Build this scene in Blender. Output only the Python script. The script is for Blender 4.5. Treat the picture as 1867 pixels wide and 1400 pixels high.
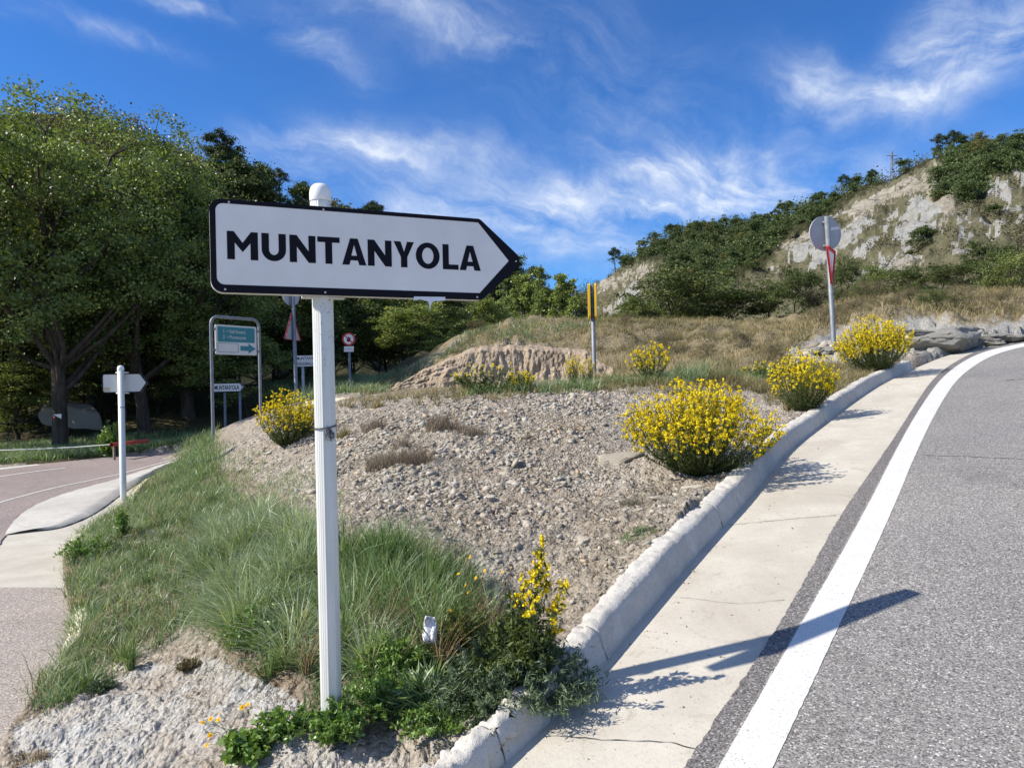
import bpy, math, random
import numpy as np
from mathutils import Vector, Matrix
random.seed(7); rng = np.random.default_rng(7)
scene = bpy.context.scene
for o in list(bpy.data.objects): bpy.data.objects.remove(o)
COL = scene.collection

# ------------------------------------------------------------------ camera, sky, sun, exposure
F, CX, CY, ROLL, EYE = 1290.0, 933.5, 700.0, 0.0216, 1.6
cam_data = bpy.data.cameras.new('camera'); cam = bpy.data.objects.new('camera', cam_data); COL.objects.link(cam)
cam_data.sensor_width = 36; cam_data.lens = F / 1867 * 36; cam_data.clip_end = 4000; cam_data.clip_start = 0.05
cam.location = (0, 0, EYE)
cam.rotation_euler = (Matrix.Rotation(math.radians(90), 3, 'X') @ Matrix.Rotation(-ROLL, 3, 'Z')).to_euler()
scene.camera = cam
SUN_AZ, SUN_EL = 0.20, 0.69           # light travels towards +X, a little towards +Y
LDIR = Vector((math.cos(SUN_AZ) * math.cos(SUN_EL), math.sin(SUN_AZ) * math.cos(SUN_EL), -math.sin(SUN_EL)))
sd = bpy.data.lights.new('sun', 'SUN'); sd.energy = 4.8; sd.angle = math.radians(0.53); sd.color = (1.0, 0.92, 0.79)
sun = bpy.data.objects.new('sun', sd); COL.objects.link(sun); sun.rotation_euler = LDIR.to_track_quat('-Z', 'Y').to_euler(); sun.location = (-20, -5, 30)
scene.view_settings.view_transform = 'Standard'; scene.view_settings.look = 'None'
scene.view_settings.exposure = 0.55; scene.view_settings.gamma = 1.0; scene.view_settings.use_curve_mapping = False
scene.cycles.use_denoising = True; scene.cycles.denoiser = 'OPENIMAGEDENOISE'; scene.cycles.denoising_input_passes = 'RGB_ALBEDO_NORMAL'; scene.cycles.denoising_prefilter = 'ACCURATE'
scene.cycles.max_bounces = 6; scene.cycles.diffuse_bounces = 3; scene.cycles.glossy_bounces = 2; scene.cycles.transmission_bounces = 4
scene.cycles.transparent_max_bounces = 4; scene.cycles.caustics_reflective = False; scene.cycles.caustics_refractive = False

cr, sr = math.cos(ROLL), math.sin(ROLL)
def uv(x, y):
    dx, dy = np.asarray(x, float) - CX, np.asarray(y, float) - CY
    return (dx * cr - dy * sr) / F, (dy * cr + dx * sr) / F
def at(x, y, Y):
    u, v = uv(x, y); return np.array([u * Y, Y, EYE - v * Y])
def proj(p):
    p = np.asarray(p, float); Y = np.where(p[..., 1] > 0.05, p[..., 1], 0.05)
    u = p[..., 0] / Y; v = (EYE - p[..., 2]) / Y
    px = CX + (u * cr + v * sr) * F; py = CY + (-u * sr + v * cr) * F
    bad = p[..., 1] <= 0.05
    return np.where(bad, -9999, px), np.where(bad, -9999, py)

world = bpy.data.worlds.new('World'); scene.world = world; world.use_nodes = True
def build_world():
    nt = world.node_tree; N = nt.nodes; L = nt.links; N.clear()
    out = N.new('ShaderNodeOutputWorld'); bg = N.new('ShaderNodeBackground'); L.new(bg.outputs[0], out.inputs[0])
    sky = N.new('ShaderNodeTexSky'); sky.sky_type = 'NISHITA'; sky.sun_disc = False
    sky.sun_elevation = SUN_EL; sky.sun_rotation = math.atan2(-LDIR.x, -LDIR.y)
    sky.altitude = 600; sky.air_density = 1.0; sky.dust_density = 0.35; sky.ozone_density = 2.6
    bg.inputs[1].default_value = 0.095
    tc = N.new('ShaderNodeTexCoord')
    def m(op, a, b=None, clamp=False):
        n = N.new('ShaderNodeMath'); n.operation = op; n.use_clamp = clamp
        for i, v in enumerate((a, b)):
            if v is None: continue
            if isinstance(v, (int, float)): n.inputs[i].default_value = v
            else: L.new(v, n.inputs[i])
        return n.outputs[0]
    def vm(op, a, b):
        n = N.new('ShaderNodeVectorMath'); n.operation = op
        for i, v in enumerate((a, b)):
            if isinstance(v, (tuple, list)): n.inputs[i].default_value = v
            else: L.new(v, n.inputs[i])
        return n.outputs['Value'] if op == 'DOT_PRODUCT' else n.outputs['Vector']
    def noise(vec, scale, det, rough, dist=0.0):
        n = N.new('ShaderNodeTexNoise'); n.inputs['Scale'].default_value = scale; n.inputs['Detail'].default_value = det
        n.inputs['Roughness'].default_value = rough; n.inputs['Distortion'].default_value = dist; L.new(vec, n.inputs['Vector']); return n
    D = tc.outputs['Generated']
    w1 = noise(D, 2.2, 4, 0.55); w2 = noise(D, 7.0, 5, 0.6)
    off = vm('SUBTRACT', w1.outputs['Color'], (0.5, 0.5, 0.5)); off = vm('MULTIPLY', off, (0.2, 0.2, 0.2))
    of2 = vm('SUBTRACT', w2.outputs['Color'], (0.5, 0.5, 0.5)); of2 = vm('MULTIPLY', of2, (0.07, 0.07, 0.07))
    V = vm('ADD', vm('ADD', D, off), of2)
    # streaky cirrus texture: noise stretched along one sky direction
    sx = vm('DOT_PRODUCT', V, (0.94, 0.1, -0.33)); sy = vm('DOT_PRODUCT', V, (0.33, 0.0, 0.94)); sz = vm('DOT_PRODUCT', V, (-0.05, 0.99, 0.1))
    cmb = N.new('ShaderNodeCombineXYZ'); L.new(m('MULTIPLY', sx, 2.2), cmb.inputs[0]); L.new(m('MULTIPLY', sy, 9.0), cmb.inputs[1]); L.new(m('MULTIPLY', sz, 4.0), cmb.inputs[2])
    st = noise(cmb.outputs[0], 1.5, 9, 0.62, 0.35).outputs['Fac']
    big = noise(D, 2.6, 3, 0.5).outputs['Fac']
    fine = noise(V, 9.0, 8, 0.65, 0.5).outputs['Fac']
    blobs = [(850,105,190,22,18,.75),(615,95,75,16,40,.5),(385,8,80,12,12,.6),(1505,160,70,30,8,1.0),(1640,178,70,18,2,.6),
             (1810,95,120,52,-28,1.1),(1240,312,170,14,-9,.6),(960,330,230,34,14,.22),(860,430,380,45,4,.62),(1150,400,210,20,0,.75),
             (1470,300,170,42,12,.5),(730,290,150,16,10,.42),(230,62,110,9,16,.35),(1120,200,260,90,35,.22),(1330,395,260,45,-4,.5),(560,290,150,30,6,.3),(1760,30,150,20,-35,.4),(1330,330,200,40,0,.35),(60,40,150,14,10,.3)]
    tot = None
    for bx, by, hl, hw, ang, s in blobs:
        u, v = uv(bx, by); d0 = Vector((float(u), 1.0, float(-v))); k = d0.length; d0.normalize()
        a = math.radians(ang) ; ca, sa = math.cos(a), math.sin(a)
        ax = Vector((ca, 0, -sa)); ax = (ax - d0 * ax.dot(d0)).normalized(); bxv = d0.cross(ax).normalized()
        e1 = m('DIVIDE', m('SUBTRACT', vm('DOT_PRODUCT', V, tuple(ax)), 0.0), hl / F / k * 1.15)
        e2 = m('DIVIDE', vm('DOT_PRODUCT', V, tuple(bxv)), hw / F / k * 1.5)
        q = m('ADD', m('MULTIPLY', e1, e1), m('MULTIPLY', e2, e2))
        g = m('MULTIPLY', m('POWER', 2.718, m('MULTIPLY', q, -1.0)), s)
        g = m('MULTIPLY', g, m('GREATER_THAN', vm('DOT_PRODUCT', D, tuple(d0)), 0.2))
        tot = g if tot is None else m('ADD', tot, g)
    streak = m('MULTIPLY', m('SUBTRACT', st, 0.36, ), 2.6, True)
    fn = m('MULTIPLY', m('SUBTRACT', fine, 0.30), 2.4, True)
    mod = m('ADD', m('MULTIPLY', streak, 0.9), m('MULTIPLY', fn, 0.45))
    mod = m('MULTIPLY', m('POWER', mod, 2.0), 1.3)
    c = m('MULTIPLY', tot, mod)
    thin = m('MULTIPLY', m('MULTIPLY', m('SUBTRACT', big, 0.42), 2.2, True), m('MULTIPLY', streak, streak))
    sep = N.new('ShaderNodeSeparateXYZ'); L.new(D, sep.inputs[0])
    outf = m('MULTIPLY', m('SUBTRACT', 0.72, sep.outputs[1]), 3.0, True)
    wide = m('MULTIPLY', m('MULTIPLY', m('SUBTRACT', big, 0.36), 4.0, True), m('ADD', m('MULTIPLY', streak, 0.75), 0.2))  # unseen cirrus outside the view, added to lighten and neutralise the shadows
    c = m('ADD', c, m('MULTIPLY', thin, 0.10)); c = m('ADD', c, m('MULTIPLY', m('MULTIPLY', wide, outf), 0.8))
    c = m('MULTIPLY', c, m('MULTIPLY', m('ADD', sep.outputs[2], 0.02), 9.0, True))
    c = m('MULTIPLY', c, 0.95, True); c = m('MINIMUM', c, 0.92)
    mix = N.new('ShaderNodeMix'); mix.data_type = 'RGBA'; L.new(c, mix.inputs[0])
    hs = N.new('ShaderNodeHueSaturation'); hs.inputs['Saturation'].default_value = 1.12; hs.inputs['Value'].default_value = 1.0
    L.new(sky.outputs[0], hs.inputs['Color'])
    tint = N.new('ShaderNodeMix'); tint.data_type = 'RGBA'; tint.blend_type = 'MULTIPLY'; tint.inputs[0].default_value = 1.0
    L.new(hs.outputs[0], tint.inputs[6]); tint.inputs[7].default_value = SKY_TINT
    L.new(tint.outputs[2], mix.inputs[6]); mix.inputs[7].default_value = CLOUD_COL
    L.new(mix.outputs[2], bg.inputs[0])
SKY_TINT = (0.44, 0.80, 1.22, 1); CLOUD_COL = (6.0, 6.6, 7.6, 1)
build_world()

# ------------------------------------------------------------------ helpers
def vnoise(x, y, seed=0):
    xi = np.floor(x).astype(np.int64); yi = np.floor(y).astype(np.int64); fx = x - xi; fy = y - yi
    fx = fx * fx * (3 - 2 * fx); fy = fy * fy * (3 - 2 * fy)
    def h(a, b):
        n = (a * 374761393 + b * 668265263 + seed * 974711) & 0x7fffffff
        n = ((n ^ (n >> 13)) * 1274126177) & 0x7fffffff; return ((n ^ (n >> 16)) & 0xffff) / 65535.0
    return (h(xi, yi) * (1 - fx) + h(xi + 1, yi) * fx) * (1 - fy) + (h(xi, yi + 1) * (1 - fx) + h(xi + 1, yi + 1) * fx) * fy
def fbm(x, y, oct=4, seed=0, gain=0.5):
    s = 0; a = 1; t = 0
    for i in range(oct):
        s = s + a * (vnoise(x, y, seed + i) - 0.5); t += a; a *= gain; x = x * 2.03 + 7.1; y = y * 2.03 + 3.7
    return s / t * 2
def inpoly(px, py, poly):
    px = np.asarray(px, float); py = np.asarray(py, float); r = np.zeros(px.shape, bool); n = len(poly)
    for i in range(n):
        x1, y1 = poly[i]; x2, y2 = poly[(i + 1) % n]
        if y1 == y2: continue
        c = ((y1 > py) != (y2 > py)) & (px < (x2 - x1) * (py - y1) / (y2 - y1) + x1); r ^= c
    return r
def mk(name, V, faces, mat=None, parent=None, smooth=False, attr=None, link=True):
    """faces: list of int arrays (n,3) or (n,4)"""
    me = bpy.data.meshes.new(name); V = np.asarray(V, np.float32).reshape(-1, 3)
    faces = [np.asarray(f, np.int32) for f in (faces if isinstance(faces, list) else [faces]) if len(f)]
    loops = np.concatenate([f.ravel() for f in faces]); tot = np.concatenate([np.full(len(f), f.shape[1], np.int32) for f in faces])
    st = np.concatenate([[0], np.cumsum(tot)[:-1]]).astype(np.int32)
    me.vertices.add(len(V)); me.vertices.foreach_set('co', V.ravel())
    me.loops.add(len(loops)); me.loops.foreach_set('vertex_index', loops)
    me.polygons.add(len(tot)); me.polygons.foreach_set('loop_start', st)
    try: me.polygons.foreach_set('loop_total', tot)
    except Exception: pass
    me.update(calc_edges=True); me.validate()
    if smooth: me.polygons.foreach_set('use_smooth', np.ones(len(me.polygons), bool))
    if attr:
        for k, a in attr.items():
            at_ = me.attributes.new(k, 'FLOAT', 'POINT'); at_.data.foreach_set('value', np.asarray(a, np.float32).ravel())
    if mat: me.materials.append(mat)
    if not link: return me
    o = bpy.data.objects.new(name, me); COL.objects.link(o)
    if parent: o.parent = parent
    return o
def link(name, me, parent=None, loc=None, rot=None, scale=None):
    o = bpy.data.objects.new(name, me); COL.objects.link(o)
    if parent: o.parent = parent
    if loc is not None: o.location = tuple(float(a) for a in loc)
    if rot is not None: o.rotation_euler = rot
    if scale is not None: o.scale = scale if isinstance(scale, tuple) else (scale,) * 3
    return o
def empty(name, loc=(0, 0, 0), rz=0, scale=1.0):
    o = bpy.data.objects.new(name, None); o.empty_display_size = 0.2; COL.objects.link(o)
    o.location = tuple(float(a) for a in loc); o.rotation_euler = (0, 0, rz); o.scale = scale if isinstance(scale, tuple) else (scale,) * 3
    return o
def tag(o, label=None, cat=None, group=None, kind=None):
    if label: o['label'] = label
    if cat: o['category'] = cat
    if group: o['group'] = group
    if kind: o['kind'] = kind
    return o
class B:
    def __init__(s): s.V = []; s.T = []; s.Q = []; s.A = []; s.n = 0
    def add(s, V, F, a=0.5):
        V = np.asarray(V, float).reshape(-1, 3); F = np.asarray(F, int)
        if len(F) == 0: return s
        (s.T if F.shape[1] == 3 else s.Q).append(F + s.n); s.V.append(V)
        s.A.append(np.broadcast_to(np.asarray(a, float), (len(V),)) if np.ndim(a) == 0 else np.asarray(a).ravel()); s.n += len(V); return s
    def faces(s): return ([np.concatenate(s.T)] if s.T else []) + ([np.concatenate(s.Q)] if s.Q else [])
    def build(s, name, mat, parent=None, smooth=False, link=True):
        return mk(name, np.concatenate(s.V), s.faces(), mat, parent, smooth, {'v': np.concatenate(s.A)}, link)
def box(c, h, rz=0):
    x, y, z = h; P = np.array([(a * x, b * y, d * z) for d in (-1, 1) for b in (-1, 1) for a in (-1, 1)], float)
    c_, s_ = math.cos(rz), math.sin(rz); P = np.stack([P[:, 0] * c_ - P[:, 1] * s_, P[:, 0] * s_ + P[:, 1] * c_, P[:, 2]], 1) + np.array(c)
    return P, np.array([(0, 2, 3, 1), (4, 5, 7, 6), (0, 1, 5, 4), (2, 6, 7, 3), (0, 4, 6, 2), (1, 3, 7, 5)])
def tubes(P, R, sides=6, cap=False):
    """P (n,k,3) polylines, R (n,k) radii -> V, quads"""
    P = np.asarray(P, float); R = np.asarray(R, float)
    if P.ndim == 2: P = P[None]; R = R[None]
    n, k, _ = P.shape
    T = np.gradient(P, axis=1); T /= np.linalg.norm(T, axis=2, keepdims=True) + 1e-9
    m_ = T.mean(1); ref = np.where(np.abs(m_[:, 2:3]) > 0.8, np.array([[1., 0.13, 0]]), np.array([[0, 0.1, 1.]]))[:, None, :]
    U = np.cross(T, ref); U /= np.linalg.norm(U, axis=2, keepdims=True) + 1e-9; W = np.cross(T, U)
    a = np.arange(sides) / sides * 2 * np.pi
    ring = P[:, :, None, :] + R[:, :, None, None] * (np.cos(a)[None, None, :, None] * U[:, :, None, :] + np.sin(a)[None, None, :, None] * W[:, :, None, :])
    V = ring.reshape(-1, 3); idx = np.arange(n * k * sides).reshape(n, k, sides); nx = np.roll(idx, -1, 2)
    Q = np.stack([idx[:, :-1], nx[:, :-1], nx[:, 1:], idx[:, 1:]], -1).reshape(-1, 4)
    return V, Q
def lathe(prof, sides=20, c=(0, 0, 0)):
    prof = np.array(prof, float); a = np.arange(sides) / sides * 2 * np.pi
    V = np.stack([prof[:, 0:1] * np.cos(a), prof[:, 0:1] * np.sin(a), np.repeat(prof[:, 1:2], sides, 1)], -1)
    idx = np.arange(V.shape[0] * sides).reshape(-1, sides); nx = np.roll(idx, -1, 1)
    return V.reshape(-1, 3) + np.array(c), np.stack([idx[:-1], nx[:-1], nx[1:], idx[1:]], -1).reshape(-1, 4)
def unit(v): return v / (np.linalg.norm(v, axis=-1, keepdims=True) + 1e-9)
def leaves(C, size, aspect=0.5, up=None, upw=0.0, fold=0.15, r=None):
    """diamond leaves at centres C, random orientation; up: preferred long axis"""
    r = r or rng; n = len(C); d = unit(r.normal(size=(n, 3)))
    if up is not None: d = unit(d * (1 - upw) + up * upw)
    s = unit(np.cross(d, r.normal(size=(n, 3)))); nn = np.cross(d, s); L = np.broadcast_to(size, (n,))[:, None] * r.uniform(.7, 1.3, (n, 1))
    a = C - d * L * .5; b = C + s * L * aspect * .5 + nn * L * fold * .5; t = C + d * L * .5; e = C - s * L * aspect * .5 + nn * L * fold * .5
    V = np.stack([a, b, t, e], 1).reshape(-1, 3); Q = np.arange(n * 4).reshape(n, 4); return V, Q
def chaikin(P, n=2):
    P = np.array(P, float)
    for _ in range(n):
        Q = .75 * P[:-1] + .25 * P[1:]; R_ = .25 * P[:-1] + .75 * P[1:]
        P = np.concatenate([P[:1], np.stack([Q, R_], 1).reshape(-1, P.shape[1]), P[-1:]])
    return P
def resample(P, step=None, n=None):
    P = np.array(P, float); d = np.concatenate([[0], np.cumsum(np.linalg.norm(np.diff(P, axis=0), axis=1))])
    if n is None: n = max(2, int(d[-1] / step) + 1)
    t = np.linspace(0, d[-1], n); return np.stack([np.interp(t, d, P[:, i]) for i in range(P.shape[1])], 1)

# ------------------------------------------------------------------ materials
def mat(name, build):
    m = bpy.data.materials.new(name); m.use_nodes = True; nt = m.node_tree; nt.nodes.clear()
    build(nt, nt.nodes, nt.links); return m
class NT:
    def __init__(s, nt): s.nt = nt; s.N = nt.nodes; s.L = nt.links
    def inp(s, sock, v):
        if v is None: return
        if hasattr(v, 'is_output'): s.L.new(v, sock)
        elif isinstance(v, (tuple, list)): sock.default_value = tuple(v) + (1,) if len(v) == 3 and sock.type == 'RGBA' else tuple(v)
        else: sock.default_value = v
    def noise(s, scale, det=4, rough=.55, dist=0, vec=None, out='Fac'):
        n = s.N.new('ShaderNodeTexNoise'); n.inputs['Scale'].default_value = scale; n.inputs['Detail'].default_value = det
        n.inputs['Roughness'].default_value = rough; n.inputs['Distortion'].default_value = dist
        s.L.new(vec if vec is not None else s.pos(), n.inputs['Vector']); return n.outputs[out]
    def voro(s, scale, feature='F1', out='Distance', vec=None, rnd=1.0):
        n = s.N.new('ShaderNodeTexVoronoi'); n.feature = feature; n.inputs['Scale'].default_value = scale; n.inputs['Randomness'].default_value = rnd
        s.L.new(vec if vec is not None else s.pos(), n.inputs['Vector']); return n.outputs[out]
    def pos(s):
        if not hasattr(s, '_p'): s._p = s.N.new('ShaderNodeTexCoord').outputs['Object']
        return s._p
    def scaled(s, v):
        n = s.N.new('ShaderNodeVectorMath'); n.operation = 'MULTIPLY'; s.L.new(s.pos(), n.inputs[0]); n.inputs[1].default_value = v; return n.outputs[0]
    def attr(s, name):
        n = s.N.new('ShaderNodeAttribute'); n.attribute_name = name; return n.outputs['Fac']
    def ramp(s, fac, stops):
        n = s.N.new('ShaderNodeValToRGB'); e = n.color_ramp.elements
        while len(e) < len(stops): e.new(0.5)
        for i, (p, c) in enumerate(stops): e[i].position = p; e[i].color = tuple(c) + (1,) if not isinstance(c, (int, float)) else (c, c, c, 1)
        s.inp(n.inputs[0], fac); return n.outputs[0]
    def mix(s, f, a, b, mode='MIX'):
        n = s.N.new('ShaderNodeMix'); n.data_type = 'RGBA'; n.blend_type = mode; s.inp(n.inputs[0], f); s.inp(n.inputs[6], a); s.inp(n.inputs[7], b); return n.outputs[2]
    def math(s, op, a, b=None, clamp=False):
        n = s.N.new('ShaderNodeMath'); n.operation = op; n.use_clamp = clamp; s.inp(n.inputs[0], a); s.inp(n.inputs[1], b); return n.outputs[0]
    def bump(s, h, strength=.5, dist=.01):
        n = s.N.new('ShaderNodeBump'); n.inputs['Strength'].default_value = strength; n.inputs['Distance'].default_value = dist; s.L.new(h, n.inputs['Height']); return n.outputs[0]
    def out(s, col, rough=.8, normal=None, metal=0, spec=.3, transl=0):
        o = s.N.new('ShaderNodeOutputMaterial'); p = s.N.new('ShaderNodeBsdfPrincipled')
        s.inp(p.inputs['Base Color'], col); s.inp(p.inputs['Roughness'], rough); p.inputs['Metallic'].default_value = metal
        p.inputs['Specular IOR Level'].default_value = spec
        if normal is not None: s.L.new(normal, p.inputs['Normal'])
        if transl:
            t = s.N.new('ShaderNodeBsdfTranslucent'); s.inp(t.inputs[0], s.mix(1.0, col, (1.25, 1.2, .45), 'MULTIPLY')); mx = s.N.new('ShaderNodeMixShader'); mx.inputs[0].default_value = transl
            s.L.new(p.outputs[0], mx.inputs[1]); s.L.new(t.outputs[0], mx.inputs[2]); s.L.new(mx.outputs[0], o.inputs[0])
        else: s.L.new(p.outputs[0], o.inputs[0])
def simple(name, col, rough=.6, metal=0, spec=.4, var=.12, scale=8, bump=0.0, bscale=60):
    def f(nt, N, L):
        s = NT(nt); n = s.noise(scale, 6, .6)
        c = s.ramp(n, [(.3, tuple(a * (1 - var) for a in col)), (.7, tuple(min(1, a * (1 + var)) for a in col))])
        nn = s.bump(s.noise(bscale, 4, .6), bump, .004) if bump else None
        s.out(c, rough, nn, metal, spec)
    return mat(name, f)
def leafmat(name, stops, transl=.3, rough=.55, spec=.25):
    def f(nt, N, L):
        s = NT(nt); s.out(s.ramp(s.attr('v'), stops), rough, None, 0, spec, transl)
    return mat(name, f)
M = {}
M['oak'] = leafmat('oak leaves', [(0, (0.0489, 0.081, 0.0215)), (0.45, (0.1257, 0.1839, 0.0501)), (0.8, (0.2165, 0.2884, 0.0858)), (1, (0.3212, 0.3898, 0.1429))], .33, .45, .45)
M['oak2'] = leafmat('olive leaves', [(0, (0.0638, 0.0937, 0.0284)), (0.5, (0.1558, 0.203, 0.0619)), (0.93, (0.2692, 0.2967, 0.0974)), (1, (0.3967, 0.3123, 0.0886))], .33, .5, .35)
M['young'] = leafmat('young oak leaves', [(0, (0.0893, 0.1312, 0.0398)), (0.5, (0.2181, 0.2842, 0.0867)), (0.93, (0.3769, 0.4154, 0.1364)), (1, (0.5554, 0.4372, 0.124))], .33, .5, .35)
M['hill'] = leafmat('hill leaves', [(0, (0.0399, 0.063, 0.0231)), (0.5, (0.0855, 0.123, 0.0429)), (1, (0.1639, 0.21, 0.0743))], .2, .6)
M['hillold'] = leafmat('hill leaves autumn', [(0, (0.0702, 0.0789, 0.0316)), (0.5, (0.1492, 0.1492, 0.0527)), (1, (0.2457, 0.2106, 0.0702))], .15, .6)
M['slopescrub'] = leafmat('slope scrub', [(0, (.05, .05, .025)), (.5, (.105, .10, .05)), (1, (.18, .155, .085))], .1, .8)
M['pine'] = leafmat('pine needles', [(0, (0.018, 0.036, 0.015)), (0.6, (0.045, 0.072, 0.027)), (1, (0.09, 0.12, 0.045))], .1, .6)
M['poplar'] = leafmat('poplar leaves', [(0, (0.1074, 0.1504, 0.043)), (0.5, (0.2149, 0.2792, 0.0751)), (1, (0.4297, 0.4942, 0.1719))], .35, .45, .4)
M['shrub'] = leafmat('shrub leaves', [(0, (0.033, 0.051, 0.018)), (0.5, (0.0825, 0.1125, 0.036)), (1, (0.165, 0.195, 0.0675))], .25, .5)
M['dryshrub'] = leafmat('dry shrub', [(0, (0.069, 0.0633, 0.0345)), (0.5, (0.1495, 0.1323, 0.0747)), (1, (0.276, 0.23, 0.138))], .1, .8)
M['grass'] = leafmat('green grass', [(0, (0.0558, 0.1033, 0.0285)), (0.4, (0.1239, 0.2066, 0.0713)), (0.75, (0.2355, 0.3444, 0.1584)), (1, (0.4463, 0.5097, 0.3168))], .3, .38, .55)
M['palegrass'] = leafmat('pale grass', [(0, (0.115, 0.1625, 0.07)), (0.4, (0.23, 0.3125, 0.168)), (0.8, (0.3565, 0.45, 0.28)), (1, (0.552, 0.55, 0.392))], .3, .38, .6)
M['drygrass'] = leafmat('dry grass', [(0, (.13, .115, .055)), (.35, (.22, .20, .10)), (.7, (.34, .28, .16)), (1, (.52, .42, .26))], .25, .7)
M['browntuft'] = leafmat('brown tuft', [(0, (.14, .11, .085)), (.5, (.25, .20, .15)), (1, (.42, .34, .26))], .1, .8)
M['thyme'] = leafmat('grey scrub', [(0, (.10, .095, .065)), (.5, (.20, .18, .135)), (1, (.30, .30, .20))], .1, .8)
M['stem'] = leafmat('stems', [(0, (.05, .065, .02)), (1, (.12, .13, .05))], .1, .6)
M['goldleaf'] = leafmat('narrow leaves', [(0, (.035, .055, .015)), (.5, (.075, .105, .03)), (1, (.15, .19, .06))], .3, .5)
M['flower'] = leafmat('yellow petals', [(0, (.56, .43, .012)), (.5, (.83, .66, .012)), (1, (.93, .82, .05))], .25, .6)
M['orangeflower'] = leafmat('orange yellow petals', [(0, (.75, .38, .005)), (1, (.9, .6, .01))], .2, .6)
M['weed'] = leafmat('weed leaves', [(0, (0.0501, 0.1001, 0.0215)), (0.5, (0.1144, 0.2145, 0.0429)), (1, (0.2431, 0.3718, 0.0858))], .3, .4, .5)
M['bluegreen'] = leafmat('blue green needles', [(0, (0.0414, 0.069, 0.0414)), (0.5, (0.0966, 0.1449, 0.0828)), (1, (0.207, 0.276, 0.1656))], .2, .5)
M['deadstem'] = leafmat('dead stems', [(0, (.10, .06, .03)), (.6, (.25, .17, .09)), (1, (.45, .36, .22))], .1, .8)
def bark(nt, N, L):
    s = NT(nt); n = s.noise(1, 6, .65, 0, s.scaled((9, 9, 1.6)))
    s.out(s.ramp(n, [(.3, (.030, .024, .018)), (.7, (.11, .09, .07))]), .9, s.bump(n, .9, .05))
M['bark'] = mat('bark', bark)
M['palebark'] = simple('pale bark', (.30, .28, .24), .9, var=.3, scale=5)

def asphalt(name, base, agg, tint_scale=.6):
    def f(nt, N, L):
        s = NT(nt)
        v = s.voro(150, 'F1', 'Color'); vd = s.voro(150, 'F1', 'Distance'); v2 = s.voro(48, 'F1', 'Color')
        sep = N.new('ShaderNodeSeparateColor'); L.new(v, sep.inputs[0]); sep2 = N.new('ShaderNodeSeparateColor'); L.new(v2, sep2.inputs[0])
        c = s.ramp(sep.outputs[0], [(0, tuple(a * .4 for a in base)), (.3, tuple(a * .9 for a in base)), (.75, tuple(a * 1.3 for a in base)), (.95, agg), (1, tuple(min(1, a * 1.6) for a in agg))])
        wear = s.noise(tint_scale, 5, .6); c = s.mix(s.ramp(s.noise(2.2, 6, .7, .5, s.scaled((1, .55, 1))), [(.52, 0.0), (.72, .5)]), c, s.mix(1, c, (.72, .71, .70), 'MULTIPLY'))
        c = s.mix(s.math('MULTIPLY', s.math('SUBTRACT', wear, .35), 1.5, True), c, s.mix(1, c, (1.38, 1.33, 1.27), 'MULTIPLY'))
        big = s.ramp(sep2.outputs[0], [(.0, 0.0), (.990, 0.0), (1, .7)]); c = s.mix(big, c, tuple(min(1, a * 1.25) for a in agg))
        h = s.math('ADD', s.math('MULTIPLY', s.ramp(vd, [(0, 1.0), (.75, 0.0)]), 1.0), s.noise(300, 2))
        s.out(c, .85, s.bump(h, .4, .003), 0, .2)
    return mat(name, f)
M['asphalt'] = asphalt('grey asphalt', (.188, .182, .176), (.35, .34, .33))
M['asphalt_edge'] = asphalt('dark asphalt edge', (.130, .125, .123), (.26, .25, .245))
M['asphalt_left'] = asphalt('pinkish asphalt', (.235, .195, .185), (.38, .34, .325))
M['lane_left'] = asphalt('brown worn lane', (.30, .265, .235), (.44, .40, .36), 1.6)
def concrete(name, a, b, stain, bs=.5, bd=.004, sc=3.5):
    def f(nt, N, L):
        s = NT(nt); n = s.noise(sc, 8, .62); n2 = s.noise(.9, 4, .6, .6); n3 = s.noise(130, 3, .6)
        c = s.ramp(n, [(.3, a), (.7, b)]); c = s.mix(s.ramp(n2, [(.44, 0.0), (.70, .8)]), c, stain)
        n5 = s.noise(55, 6, .75); c = s.mix(s.ramp(n5, [(.5, 0.0), (.75, .55)]), c, tuple(x * .8 for x in stain)); c = s.mix(s.ramp(s.noise(6, 8, .8, 1.2), [(.56, 0.0), (.64, .45)]), c, tuple(x * .78 for x in stain))
        vd = s.voro(26, 'F1', 'Distance'); c = s.mix(s.ramp(vd, [(.0, .75), (.08, .35), (.11, 0.0)]), c, tuple(x * .45 for x in stain))
        h = s.math('ADD', s.math('MULTIPLY', n3, .5), s.math('ADD', s.noise(28, 5, .7), s.math('MULTIPLY', s.ramp(vd, [(0, 0.0), (.12, 1.0)]), .5)))
        s.out(c, .9, s.bump(h, bs, bd), 0, .2)
    return mat(name, f)
M['gutter'] = concrete('gutter concrete', (.47, .44, .375), (.56, .53, .46), (.39, .355, .295), .55, .004)
M['kerb'] = concrete('kerb concrete', (.46, .445, .41), (.58, .56, .515), (.38, .36, .32), .9, .008, 6)
M['roughconc'] = concrete('rough concrete', (.44, .44, .43), (.60, .60, .58), (.34, .32, .28), 1.0, .02, 5)
M['palestone'] = concrete('pale kerb stone', (.62, .56, .42), (.74, .68, .54), (.5, .46, .36), .4, .004)
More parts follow.
